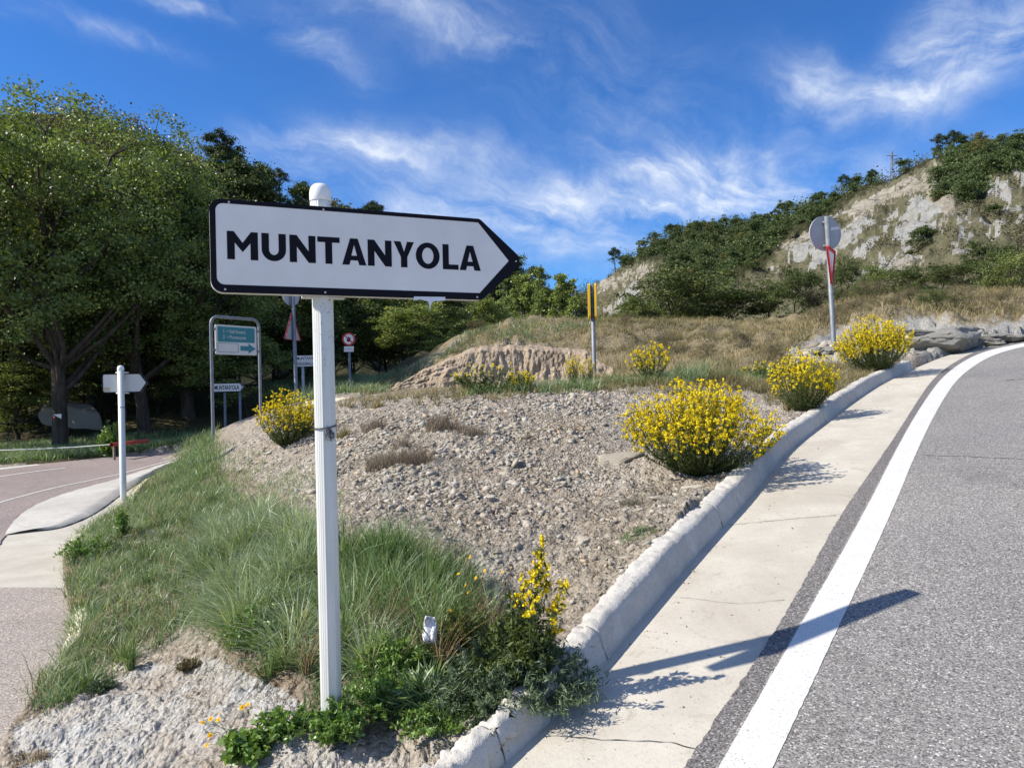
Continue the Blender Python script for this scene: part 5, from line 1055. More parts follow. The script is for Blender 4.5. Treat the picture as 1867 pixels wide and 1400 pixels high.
def cross():
    P = HILLR.pt(1626, 1.0); Y = P[1]; ppm = F / Y; zb = float(at(1627, 334, Y)[2]); zt = float(at(1627, 276, Y)[2]); x0 = at(1627, 310, Y)[0]; o = empty('lattice_cross', (x0, Y, zb)); tag(o, 'thin lattice mast with a cross arm on the ridge of the right hill', 'mast')
    H = zt - zb; b = B(); w0, w1 = .42, .12
    for sx, sy in ((1, 1), (1, -1), (-1, 1), (-1, -1)): b.add(*tubes(np.array([[sx * w0, sy * w0, -1.5], [sx * w1, sy * w1, H * .86], [sx * w1 * .6, sy * w1 * .6, H]]), np.full(3, .06), 4))
    b.build('mast_legs', M['galv'], o); b = B(); n = 9
    for i in range(n):
        z0, z1 = H * .86 * i / n, H * .86 * (i + 1) / n; a0 = w0 + (w1 - w0) * i / n; a1 = w0 + (w1 - w0) * (i + 1) / n; s = 1 if i % 2 else -1
        for k in (-1, 1): b.add(*tubes(np.array([[-s * a0, k * a0, z0], [s * a1, k * a1, z1]]), np.full(2, .032), 4)); b.add(*tubes(np.array([[k * a0, -s * a0, z0], [k * a1, s * a1, z1]]), np.full(2, .03), 4))
    b.build('bracing', M['galv'], o); b = B(); b.add(*tubes(np.array([[-9.5 / ppm, 0, H * .86], [9.5 / ppm, 0, H * .86]]), np.full(2, .075), 4)).build('cross_arm', M['galv'], o)
cross()
def boulder(name, c, size, seed, m, lab, cat, group=None, flat=.6, sub=3, rough=.25, layer=False, v=None):
    import bmesh
    bm = bmesh.new(); bmesh.ops.create_icosphere(bm, subdivisions=sub, radius=1); V = np.array([v.co for v in bm.verts]); Fc = np.array([[v.index for v in f.verts] for f in bm.faces]); bm.free()
    r = np.random.default_rng(seed)
    for k in range(16): n = unit(r.normal(size=3)); d = r.uniform(.42, .72); t = V @ n; V = V - np.outer(np.maximum(0, t - d), n)
    V = V * 1.35 * (1 + fbm(V[:, 0:1] * 2 + seed, V[:, 1:2] * 2 + V[:, 2:3], 4, seed) * rough * .5); V = V + fbm(V[:, 0:1] * 7 + seed + V[:, 2:3] * 3, V[:, 1:2] * 7 + V[:, 2:3] * 5, 3, seed + 2) * rough * .16 * unit(V); V = V * np.array(size if len(np.atleast_1d(size)) == 3 else (size, size * r.uniform(.6, .9), size * flat))
    a = r.uniform(0, 6); ca, sa = math.cos(a), math.sin(a)
    if layer: q = np.floor(V[:, 2] * 16); V[:, :2] *= (1 + (vnoise(q * 1.7, q * 0 + seed, seed) - .5) * .16)[:, None]; V += fbm(V[:, 0:1] * 5, V[:, 1:2] * 5 + V[:, 2:3] * 9, 4, seed + 7, .65) * .05
    if len(np.atleast_1d(size)) != 3: V = np.stack([V[:, 0] * ca - V[:, 1] * sa, V[:, 0] * sa + V[:, 1] * ca, V[:, 2]], 1)
    o = mk(name, V, Fc, m, attr=dict(v=np.full(len(V), r.uniform(.3, 1) if v is None else v))); o.location = tuple(c); return tag(o, lab, cat, group)
c_ = at(140, 745, 21.5); boulder('boulder', c_ - np.array([0, 0, .25]), (.8, .6, .5), 3, M['stone'], 'large grey boulder in the shade behind the leftmost big oak', 'boulder', v=.05, sub=4)

# ------------------------------------------------------------------ grass
def blades(Pb, h, w, lean, seed, az=None, azw=0.0, levels=3, curl=1.0):
    """curved tapered blades; lean = sideways reach as a fraction of height"""
    r = np.random.default_rng(seed); n = len(Pb); h = np.broadcast_to(h, (n,)) * r.uniform(.55, 1.25, n); a = r.uniform(0, 2 * np.pi, n)
    d = np.stack([np.cos(a), np.sin(a), 0 * a], 1)
    if az is not None: t = np.stack([np.cos(az), np.sin(az), 0 * az], -1) * np.ones((n, 1)); d = unit(d * (1 - azw) + t * azw)
    L_ = (lean * r.uniform(.2, 1.5, n))[:, None] if np.ndim(lean) == 0 else (lean * r.uniform(.2, 1.5, n))[:, None]
    b = r.uniform(0, 2 * np.pi, n); sd_ = np.stack([np.cos(b), np.sin(b), 0 * b], 1); ww = np.broadcast_to(w, (n,)) * r.uniform(.6, 1.3, n)
    ts = np.linspace(0, 1, levels + 1); C = []
    for t in ts:
        drop = 1 - .38 * np.minimum(L_, 1.6) * t
        C.append(Pb + np.array([0, 0, 1.]) * (h[:, None] * t * drop) + d * (h[:, None] * L_ * t ** (1 + curl * .8)))
    Vs = []
    for i, t in enumerate(ts[:-1]): o = sd_ * (ww * .5 * (1 - .55 * t))[:, None]; Vs += [C[i] - o, C[i] + o]
    Vs.append(C[-1]); V = np.stack(Vs, 1); k = V.shape[1]; base = np.arange(n)[:, None] * k
    Q = np.concatenate([base + np.array([2 * i, 2 * i + 1, 2 * i + 3, 2 * i + 2]) for i in range(levels - 1)]) if levels > 1 else np.zeros((0, 4), int)
    T = base + np.array([k - 3, k - 2, k - 1]); return V.reshape(-1, 3), Q, T, k
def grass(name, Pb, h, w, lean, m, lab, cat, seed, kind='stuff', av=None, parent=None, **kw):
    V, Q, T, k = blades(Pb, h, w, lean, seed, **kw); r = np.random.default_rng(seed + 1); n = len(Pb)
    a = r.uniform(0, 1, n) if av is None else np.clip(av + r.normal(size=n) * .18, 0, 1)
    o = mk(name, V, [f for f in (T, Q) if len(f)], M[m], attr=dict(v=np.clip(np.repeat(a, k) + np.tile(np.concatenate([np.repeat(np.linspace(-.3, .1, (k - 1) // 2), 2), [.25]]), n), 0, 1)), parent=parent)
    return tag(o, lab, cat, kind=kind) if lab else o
def scatter(n, polys, seed, ymin=2.2, ymax=40, avoid_road=True, jit=6):
    """world-uniform points whose picture position lies in the outlines"""
    r = np.random.default_rng(seed); xs = np.concatenate([np.array(p) for p in polys]); Pw = hit(xs[:, 0], xs[:, 1]); 
    x0, y0 = Pw[:, 0].min() - .4, max(ymin, Pw[:, 1].min() - .4); x1, y1 = Pw[:, 0].max() + .4, min(ymax, Pw[:, 1].max() + .4); out = []; m_ = 0
    while m_ < n:
        k = max(2000, n); x = r.uniform(x0, x1, k); y = r.uniform(y0, y1, k); z = HT(x, y); px, py = proj(np.stack([x, y, z], 1)); px = px + r.normal(size=k) * jit; py = py + r.normal(size=k) * jit * .6
        ok = np.zeros(k, bool)
        for p in polys: ok |= inpoly(px, py, p)
        if avoid_road: ok &= (side_of(FOOT, x, y) < -.2) & ~leftzone(x, y)
        P = np.stack([x, y, z], 1)[ok]; out.append(P); m_ += len(P)
    return np.concatenate(out)[:n]
def tufted(C, k, rad, seed):
    r = np.random.default_rng(seed); n = len(C); kk = np.repeat(np.arange(n), k); P = C[kk] + np.stack([r.normal(size=n * k) * rad, r.normal(size=n * k) * rad, np.zeros(n * k)], 1)
    P[:, 2] = HT(P[:, 0], P[:, 1]) - .005; return P, kk
GR1 = [(118,1080),(125,985),(230,905),(300,862),(380,850),(420,900),(470,940),(480,1000),(420,1060),(380,1130),(330,1165),(240,1190),(120,1290),(70,1290),(60,1250),(110,1190)]
GR2 = [(400,985),(500,960),(575,1000),(580,1060),(575,1220),(500,1230),(420,1190),(390,1130),(370,1040)]
GR3 = [(600,960),(700,950),(780,990),(860,1050),(900,1130),(880,1230),(760,1290),(600,1290)]
def tussocks(name, polys, n, k, h, w, lean, m, lab, seed, rad=.035, jit=10, mean=.45, cat='grass'):
    C = scatter(n, polys, seed, jit=jit); r = np.random.default_rng(seed + 5); kk = np.repeat(np.arange(len(C)), k); th = r.uniform(0, 6.283, len(kk)); q = r.uniform(0, 1, len(kk)) ** .6 * rad
    P = C[kk] + np.stack([np.cos(th) * q, np.sin(th) * q, 0 * q], 1); P[:, 2] = HT(P[:, 0], P[:, 1]) - .005; cs = r.uniform(.6, 1.3, len(C))[kk]; cv = np.clip(mean + r.normal(size=len(C)) * .2, .05, .95)[kk]
    az = th + .5 * np.sin(r.uniform(0, 6.28, len(C)))[kk]
    grass(name, P, h * cs, w, lean * (.35 + .9 * q / rad), m, lab, cat, seed + 7, az=az, azw=.75, av=cv)
def lush():
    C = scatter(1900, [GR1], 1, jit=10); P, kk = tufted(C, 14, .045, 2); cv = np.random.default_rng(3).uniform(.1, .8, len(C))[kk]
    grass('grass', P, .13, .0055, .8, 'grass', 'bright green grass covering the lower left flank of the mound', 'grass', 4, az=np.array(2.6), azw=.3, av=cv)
    C = scatter(700, [GR1], 11, jit=10); P, kk = tufted(C, 14, .03, 12); grass('grass', P, .19, .005, .9, 'palegrass', 'pale long grass mixed through the green grass on the left flank', 'grass', 14, az=np.array(.2), azw=.35)
    tussocks('grass', [GR2], 75, 150, .30, .0068, 1.0, 'palegrass', 'long pale silvery grass tussocks arching left of the big white pole', 21, .05, 14)
    tussocks('grass', [GR2], 60, 90, .20, .0068, .9, 'grass', 'deep green grass between the silvery tussocks left of the big pole', 24, .06, 14, .35)
    G3 = [[(600,1040),(700,1015),(780,1045),(850,1090),(880,1180),(780,1230),(600,1230)]]
    tussocks('grass', G3, 50, 190, .31, .0065, .62, 'grass', 'tall upright green grass clumps right of the big white pole', 27, .06, 10, .45)
    tussocks('grass', G3, 18, 110, .30, .0060, .9, 'palegrass', 'pale arching blades in the grass clumps right of the pole', 29, .05, 10, .5)
    tussocks('dry_grass', [GR1, GR2] + G3, 130, 16, .26, .0042, .8, 'drygrass', 'dead straw blades standing in the green grass', 33, .07, 14, .6)
    tussocks('grass', [GR1], 70, 60, .20, .0062, .9, 'grass', 'darker separate grass tussocks down the left flank', 36, .05, 12, .35)
    # upper flank: sparser
    C = scatter(520, [[(330,840),(420,820),(500,850),(600,870),(640,960),(560,980),(480,960),(400,930),(300,910),(300,860)]], 41, jit=12); P, kk = tufted(C, 12, .04, 42); grass('grass', P, .11, .0055, 1.0, 'palegrass', 'thin pale grass on the upper left flank of the mound', 'grass', 44)
    C = scatter(260, [[(330,800),(380,790),(400,850),(380,900),(330,880)]], 45, jit=8); P, kk = tufted(C, 22, .08, 46); grass('grass', P, .30, .007, .9, 'grass', 'green weeds round the left leg of the tube frame', 'grass', 48)
    # short green spots
    C = scatter(160, [[(620,1180),(900,1180),(1010,1200),(1030,1290),(900,1330),(560,1350),(560,1290)]], 51); P, kk = tufted(C, 22, .03, 52); grass('grass', P, .14, .005, 1.0, 'grass', 'short dark grass round the foot of the big white pole', 'grass', 54, av=np.full(len(P), .25))
lush()
tussocks('dry_grass', [[(1090,722),(1240,704),(1440,700),(1560,690),(1500,735),(1440,760),(1380,725),(1200,720)], [(620,735),(850,716),(1100,704),(1100,716),(860,730),(640,748)]], 150, 34, .17, .007, .8, 'drygrass', 'knee high straw tufts along the back edge of the mound', 57, .07, 6, .4)
tussocks('dry_tufts', [[(640,790),(860,740),(1100,720),(1130,840),(1240,900),(1100,1060),(960,1000),(800,930),(640,900)]], 90, 26, .06, .004, 1.0, 'browntuft', 'small dead tufts dotted between the stones of the mound', 47, .03, 10, .5)
def dry():
    # dry crest and far slopes
    C = scatter(3300, [[(640,722),(700,690),(800,650),(870,600),(950,585),(1100,575),(1300,580),(1450,585),(1500,600),(1440,640),(1330,690),(1100,700),(1050,690),(1105,660),(1060,635),(880,630),(800,658),(760,682),(680,722)]], 61, ymin=14, ymax=34, jit=3)
    P, kk = tufted(C, 13, .10, 62); cv = np.clip(.45 + fbm(C[:, 0] * .7, C[:, 1] * .7, 3, 5) * .9, 0, 1)[kk]
    grass('dry_grass', P, .22, .013, .8, 'drygrass', 'dry straw coloured grass on the bank and the slope behind the mound', 'grass', 64, levels=2, av=cv)
    C = scatter(1100, [[(640,722),(700,690),(800,650),(870,600),(950,585),(1100,590),(1000,625),(880,630),(800,655),(740,690),(680,722)]], 65, ymin=14, ymax=34, jit=3)
    P, kk = tufted(C, 13, .12, 66); grass('grass', P, .24, .013, .8, 'palegrass', 'greener grass hanging over the top of the earth cutting', 'grass', 68, levels=2, av=np.full(len(P), .2))
    C = scatter(2100, [[(1450,640),(1500,600),(1570,588),(1700,580),(1867,585),(1867,480),(1700,500),(1560,520),(1450,590)]], 71, ymin=16, ymax=46, jit=3)
    P, kk = tufted(C, 10, .14, 72); grass('dry_grass', P, .42, .018, .8, 'drygrass', 'tall dry grass and weeds above the rock outcrop', 'grass', 74, levels=2)
    C = scatter(1500, [[(1350,690),(1440,650),(1520,655),(1600,690),(1560,725),(1480,760),(1400,720)], [(1100,700),(1330,690),(1420,700),(1380,712),(1240,706),(1100,712)]], 75, ymin=9, ymax=20, jit=3)
    P, kk = tufted(C, 12, .06, 76); grass('dry_grass', P, .16, .008, .8, 'drygrass', 'short dry grass behind the large yellow bush along the kerb', 'grass', 78, levels=2, av=np.full(len(P), .35))
    C = scatter(500, [[(1100,700),(1330,685),(1440,680),(1400,700),(1240,702),(1100,706)], [(850,716),(1100,700),(1100,712),(850,722)]], 79, ymin=9, ymax=20, jit=3)
    P, kk = tufted(C, 14, .07, 80); grass('grass', P, .22, .009, .8, 'grass', 'strip of green weeds along the back edge of the mound', 'grass', 81, levels=2, av=np.full(len(P), .45))
    # low grey-brown thyme cover on the gravel
    C = scatter(2700, [[(1000,960),(1120,900),(1200,880),(1290,900),(1180,1000),(1080,1080),(1000,1130),(900,1060),(860,980)], [(620,830),(760,780),(820,850),(760,900),(660,930),(600,900)], [(700,900),(860,930),(1000,960),(960,1040),(820,1010),(700,960)]], 85, jit=14)
    P, kk = tufted(C, 9, .022, 86); cv = np.clip(.4 + fbm(C[:, 0] * 1.5, C[:, 1] * 1.5, 3, 8) * .8, 0, 1)[kk]
    grass('ground_cover', P, .028, .0038, 1.6, 'thyme', 'low grey brown cushion plants creeping over the gravel by the kerb', 'ground cover', 88, levels=2, av=cv)
    C = scatter(900, [[(620,760),(1100,720),(1150,840),(1000,900),(800,900),(640,860)]], 89, jit=14); P, kk = tufted(C, 9, .03, 90)
    grass('ground_cover', P, .04, .004, 1.6, 'thyme', 'sparse dry cushions between the stones on top of the mound', 'ground cover', 91, levels=2)
    # verge of the downhill road
    C = scatter(1500, [[(-60,848),(100,838),(210,828),(320,817),(330,790),(200,800),(0,815),(-60,820)]], 92, ymin=13, ymax=26, jit=2, avoid_road=False); C = C[(C[:, 1] > _k[0] * C[:, 0] + _k[1] + .15)]
    P, kk = tufted(C, 16, .12, 93); grass('grass', P, .24, .013, .9, 'grass', 'rough green verge between the downhill road and the oaks', 'grass', 94, levels=2)
    C = scatter(900, [[(480,745),(640,722),(700,700),(650,690),(480,700)]], 95, ymin=16, ymax=34, jit=4, avoid_road=False); P, kk = tufted(C, 14, .15, 96); grass('grass', P, .4, .016, .8, 'palegrass', 'rank grass at the foot of the trees behind the signs', 'grass', 97, levels=2, av=np.full(len(P), .25))
    # straw lying over the rough concrete
    C = scatter(2600, [[(250,1230),(420,1190),(560,1240),(560,1330),(420,1400),(330,1400),(420,1330),(330,1290)], [(700,1180),(300,1180),(420,1170)]], 98, jit=14, ymax=6); 
    grass('straw', C + np.array([0, 0, .003]), .012, .0022, 9, 'deadstem', 'thin dead straw lying over the soil and rough concrete', 'straw', 99, levels=1)
dry()
# gravel and stones on the mound
def stones(name, C, size, seed, lab):
    r = np.random.default_rng(seed); n = len(C); base = np.array([(1, 0, 0), (.3, .95, 0), (-.8, .6, 0), (-.8, -.6, 0), (.3, -.95, 0), (0, 0, 1), (0, 0, -1)], float)
    F_ = np.array([(0, 1, 5), (1, 2, 5), (2, 3, 5), (3, 4, 5), (4, 0, 5), (1, 0, 6), (2, 1, 6), (3, 2, 6), (4, 3, 6), (0, 4, 6)])
    V = base[None] * (1 + r.uniform(-.5, .5, (n, 7, 1))); V = V + r.normal(size=(n, 7, 3)) * .2; s = size[:, None, None] if np.ndim(size) else size; V = V * s * np.stack([np.ones(n), r.uniform(.5, .95, n), r.uniform(.25, .65, n)], 1)[:, None]
    a = r.uniform(0, 6.28, n); t = r.normal(size=n) * .55; ca, sa, ct, st_ = np.cos(a), np.sin(a), np.cos(t), np.sin(t)
    x, y, z = V[..., 0], V[..., 1], V[..., 2]; y, z = y * ct[:, None] - z * st_[:, None], y * st_[:, None] + z * ct[:, None]; x, y = x * ca[:, None] - y * sa[:, None], x * sa[:, None] + y * ca[:, None]
    V = np.stack([x, y, z], -1) + C[:, None]; Fa = (F_[None] + (np.arange(n) * 7)[:, None, None]).reshape(-1, 3)
    tag(mk(name, V.reshape(-1, 3), Fa, M['stone'], attr=dict(v=np.repeat(r.uniform(0, 1, n), 7))), lab, 'gravel', kind='stuff')
MOUND = [(420,800),(560,770),(700,735),(850,718),(1100,700),(1200,720),(1110,800),(1150,850),(1290,900),(1150,1040),(1040,1130),(960,1080),(880,1020),(760,960),(640,940),(560,900),(430,850)]
rs = np.random.default_rng(200)
C = scatter(12500, [MOUND], 201, jit=12); stones('gravel', C, rs.lognormal(math.log(.012), .6, len(C)).clip(.005, .06), 202, 'loose angular gravel covering the mound between the two roads')
CP = [(640,800),(800,760),(960,720),(1090,740),(1110,840),(1060,900),(940,930),(780,880),(660,860)]
C = scatter(9000, [CP, [(560,780),(1100,705),(1130,840),(1180,930),(1000,960),(760,930),(600,880)]], 203, jit=10); C = C[(fbm(C[:, 0] * 1.6, C[:, 1] * 1.6, 3, 17) > -.02)][:4200]; stones('rubble', C, rs.lognormal(math.log(.024), .45, len(C)).clip(.012, .075), 204, 'larger broken chips heaped on the brow of the mound')
C = scatter(500, [[(690,722),(760,700),(850,680),(1050,690),(1110,700),(850,722)]], 205, ymin=15, ymax=20); stones('rubble', C, rs.uniform(.03, .1, len(C)), 206, 'fallen chunks at the foot of the earth cutting')
C = scatter(260, [[(1450,650),(1600,660),(1790,640),(1867,620),(1867,605),(1700,600),(1500,630)]], 207, ymin=15, ymax=26); stones('rubble', C, rs.uniform(.05, .22, len(C)), 208, 'broken stones along the edge of the grey rock outcrop')
# grit scattered on gutter and road
n_ = 2400; t_ = rs.uniform(40, len(GUT_IN) - 40, n_).astype(int); f_ = np.clip(.07 + rs.uniform(0, 1, n_) ** 2.6, 0, 1); mi = match(GUT_IN[t_], FO); PP = mi * (1 - f_[:, None]) + GUT_IN[t_] * f_[:, None]; C = np.stack([PP[:, 0], PP[:, 1], R(PP[:, 0], PP[:, 1]) + .003], 1); C = C[(C[:, 1] > 1.8) & (C[:, 1] < 13)]
stones('grit', C, rs.lognormal(math.log(.0028), .5, len(C)).clip(.0012, .011), 209, 'small grit lying in the concrete gutter')
rock_list = [(918,862,.085,'flat pale slab near the middle of the mound'), (891,905,.07,'flat pale slab just below the middle of the mound'), (881,878,.06,'small slab left of the middle of the mound'), (933,878,.06,'slab with split layers in the middle of the mound'),
 (859,893,.06,'beige slab left of the lower pale slab'), (1091,936,.035,'small ochre stone near the middle of the kerb side gravel'), (972,744,.07,'square tan stone on the brow of the mound'), (1029,878,.035,'ochre pebble right of the middle of the mound'), (835,822,.06,'greenish grey stone near the dry tufts'),
 (1120,832,.26,'largest pale flat rock at the left foot of the big yellow bush'), (1068,984,.13,'grey flat rock patch low on the mound'), (1209,906,.09,'greenish flat stone below the big yellow bush'), (1262,888,.13,'long flat slab at the kerb below the big yellow bush'), (1236,902,.05,'dark wedge stone beside the long slab'),
 (1180,900,.05,'small stone left of the greenish flat stone'), (1010,905,.05,'grey block in the gravel right of centre'), (780,865,.04,'pale stone among the dry tufts'), (1140,985,.06,'half buried stone in the grey cushion plants'), (700,1000,.035,'lone stone above the grass clump'), (1195,1010,.04,'stone beside the kerb above the middle crack'),
 (655,985,.03,'chip of stone right of the big pole above the grass'), (820,790,.045,'white chip on the upper mound'), (770,830,.05,'pale block between two dry tufts')]
for i, (px, py, s, lab) in enumerate(rock_list):
    p = hit(px, py)[0]; boulder('rock', p + np.array([0, 0, -.15 * s]), s, 300 + i, M['stone'], lab, 'rock', 'rocks lying on the gravel mound', flat=.34, sub=4, rough=.3)
M['marl'] = concrete('grey marl', (.30, .30, .28), (.43, .425, .39), (.27, .24, .19), 1.0, .05, 2.2)
for i, (px, py, s, lab) in enumerate(((1722,624,(.85,.5,.30),'undercut grey ledge right of the far yellow bush'), (1655,616,(1.0,.6,.22),'long grey rock ledge behind the far yellow bush'), (1590,622,(.9,.6,.16),'low grey slab behind the leaning post'), (1765,627,(.35,.3,.14),'small grey block at the right end of the undercut ledge'),
  (1800,622,(.4,.3,.10),'broken pale rock beside the road bend'), (1835,616,(.5,.35,.12),'pale rock near the right picture edge above the road'), (1680,640,(.25,.2,.08),'small rock at the head of the gutter'), (1520,640,(.4,.3,.12),'rock just left of the foot of the leaning post'))):
    p = hit(px, py)[0]; boulder('rock_ledge', p, s, 340 + i, M['marl'], lab, 'rock', 'rock ledges above the uphill road', sub=5, rough=.35, layer=True)

# ------------------------------------------------------------------ flowering bushes
def bush_meshes(seed, n, H, spread, seg=7, lump=3, petals=16, leafn=34, psize=.017, leafs=.035, lumpr=.018, up=.0):
    r = np.random.default_rng(seed); a = r.uniform(0, 2 * np.pi, n); rad = r.uniform(0, 1, n) ** .55; hh = H * (1 - .42 * rad ** 2) * r.uniform(.78, 1.08, n)
    tip = np.stack([np.cos(a) * rad * spread, np.sin(a) * rad * spread, hh], 1); b0 = np.stack([np.cos(a) * rad * .09 * spread, np.sin(a) * rad * .09 * spread, 0 * a - .02], 1); t = np.linspace(0, 1, seg)[None, :, None]
    ctl_ = b0 + (tip - b0) * np.array([.72, .72, .28]) + r.normal(size=(n, 3)) * .03; P = (1 - t) ** 2 * b0[:, None] + 2 * t * (1 - t) * ctl_[:, None] + t ** 2 * tip[:, None]
    st = B(); st.add(*tubes(P, np.linspace(.0035, .0015, seg)[None] * np.ones((n, 1)), 3), .5)
    def along(k, lo, hi):
        tt = r.uniform(lo, hi, (n, k)); x = tt * (seg - 1); i = np.clip(x.astype(int), 0, seg - 2); f = (x - i)[..., None]; q = np.arange(n)[:, None]; return P[q, i] * (1 - f) + P[q, i + 1] * f, tt
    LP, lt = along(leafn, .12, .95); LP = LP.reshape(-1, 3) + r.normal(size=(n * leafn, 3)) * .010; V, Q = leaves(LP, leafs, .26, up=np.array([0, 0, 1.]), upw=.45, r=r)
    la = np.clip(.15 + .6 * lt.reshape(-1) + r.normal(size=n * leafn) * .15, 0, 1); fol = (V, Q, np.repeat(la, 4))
    FP, ft = along(lump, .62, 1.0); FP[:, 0] = P[:, -1]; FP = FP.reshape(-1, 3); FP[:] += r.normal(size=FP.shape) * .016; ls = r.uniform(.6, 1.35, len(FP)); C = np.repeat(FP, petals, 0) + unit(r.normal(size=(len(FP) * petals, 3))) * (lumpr * r.uniform(.3, 1, (len(FP) * petals, 1))) * np.repeat(ls, petals)[:, None] * np.array([1, 1, 1.25])
    V2, Q2 = leaves(C, psize, .8, r=r); fa = np.repeat(np.clip(r.uniform(.1, .9, len(C)), 0, 1), 4)
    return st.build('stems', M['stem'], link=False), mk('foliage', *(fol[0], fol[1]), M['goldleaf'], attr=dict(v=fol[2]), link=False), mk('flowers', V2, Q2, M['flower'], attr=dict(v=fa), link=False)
BIG = bush_meshes(401, 250, .82, .74, lump=9, petals=12, leafn=44, psize=.0168, lumpr=.015); MID = bush_meshes(402, 95, .75, .44, lump=7, petals=12, leafn=50, psize=.0168, lumpr=.015); SML = bush_meshes(403, 36, .45, .32, lump=3, leafn=40)
GREENY = bush_meshes(404, 40, .4, .5, lump=1, petals=14, leafn=60, leafs=.05)
def place_bush(ms, px, py, rz, sc, lab, tilt=(0, 0), sx=1.0):
    p = hit(px, py)[0]; o = empty('flowering_bush', p, rz, (sc * sx, sc * sx, sc)); o.rotation_euler = (tilt[0], tilt[1], rz)
    for m_, nm in zip(ms, ('stems', 'foliage', 'flowers')): c = link(nm, m_, o); c['kind'] = 'stuff' if nm == 'flowers' else c.get('kind', 'part')
    for c in o.children:
        if c.get('kind') == 'part': del c['kind']
    return tag(o, lab, 'bush', 'yellow flowering bushes on the bank')
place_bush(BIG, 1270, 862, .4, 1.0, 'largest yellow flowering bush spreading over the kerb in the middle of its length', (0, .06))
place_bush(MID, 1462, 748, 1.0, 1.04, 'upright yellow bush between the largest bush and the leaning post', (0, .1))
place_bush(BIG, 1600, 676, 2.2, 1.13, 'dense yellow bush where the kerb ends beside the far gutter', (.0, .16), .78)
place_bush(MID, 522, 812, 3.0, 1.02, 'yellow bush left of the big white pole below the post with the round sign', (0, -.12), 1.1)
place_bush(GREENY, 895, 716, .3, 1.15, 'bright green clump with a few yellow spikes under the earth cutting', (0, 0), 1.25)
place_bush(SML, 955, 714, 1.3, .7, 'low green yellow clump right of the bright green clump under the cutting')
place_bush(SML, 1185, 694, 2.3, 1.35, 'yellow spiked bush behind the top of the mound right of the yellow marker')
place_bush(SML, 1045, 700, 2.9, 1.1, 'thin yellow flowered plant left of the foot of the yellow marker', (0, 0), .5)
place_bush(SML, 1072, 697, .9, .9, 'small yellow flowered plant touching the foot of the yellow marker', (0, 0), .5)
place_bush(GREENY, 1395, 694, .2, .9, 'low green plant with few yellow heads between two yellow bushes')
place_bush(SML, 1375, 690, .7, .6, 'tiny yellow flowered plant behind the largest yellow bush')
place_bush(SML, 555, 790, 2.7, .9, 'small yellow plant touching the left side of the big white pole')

# ------------------------------------------------------------------ plants at the foot of the big pole
def spike_plant(name, base, tips, lab, cat, seed, leafn=60, flower_t=.55, petals=10, lumps=26, leafm='goldleaf', fsize=.015, lsz=.04, curve=.25, fr=.010):
    r = np.random.default_rng(seed); b0 = hit(*base)[0]; o = empty(name, b0); st = B(); LV = B(); FV = B()
    for (tx, ty, ft) in tips:
        Y = b0[1] + r.normal() * .05 - .05; tip = at(tx, ty, Y) - b0; mid = tip * np.array([curve, .5, .5]) + r.normal(size=3) * .02; s0 = r.normal(size=3) * np.array([.02, .02, 0]); t = np.linspace(0, 1, 14)[:, None]; P = (1 - t) ** 2 * s0 + 2 * t * (1 - t) * mid + t ** 2 * tip
        st.add(*tubes(P, np.linspace(.0035, .0014, 14), 4), .5)
        tt = r.uniform(.05, .97, leafn); i = np.clip((tt * 13).astype(int), 0, 12); C = P[i] + (P[i + 1] - P[i]) * (tt * 13 - i)[:, None]; C = C + r.normal(size=C.shape) * .012; V, Q = leaves(C, lsz, .25, up=np.array([0, 0, 1.]), upw=.35, r=r); LV.add(V, Q, np.repeat(np.clip(r.uniform(.2, .9, leafn), 0, 1), 4))
        if ft > 0:
            n = int(lumps * ft / .4); tt = 1 - r.uniform(0, ft, n) ** 1.1; i = np.clip((tt * 13).astype(int), 0, 12); C = P[i] + (P[i + 1] - P[i]) * (tt * 13 - i)[:, None]; C = C + r.normal(size=C.shape) * .018 * (1.25 - tt)[:, None] * 2; Cq = np.repeat(C, petals, 0) + unit(r.normal(size=(n * petals, 3))) * fr * r.uniform(.3, 1, (n * petals, 1)); V, Q = leaves(Cq, fsize, .7, r=r); FV.add(V, Q, np.repeat(r.uniform(.1, .9, len(Cq)), 4))
    st.build('stems', M['stem'], o); LV.build('foliage', M[leafm], o)
    if FV.n: FV.build('flowers', M['flower'], o)['kind'] = 'stuff'
    return tag(o, lab, cat)
spike_plant('goldenrod_plant', (965,1265), [(990,972,.42),(976,1020,.35),(955,1052,.3),(1000,1040,.25),(1032,1056,.3),(1018,1100,.25),(945,1085,.15),(925,1062,.0),(915,1090,0),(935,1120,0),(1022,1140,.1),(970,1110,.1),(900,1130,0),(990,1150,0)], 'tall yellow spiked plant leaning over the kerb right of the grass clump', 'flower', 501, leafn=80)
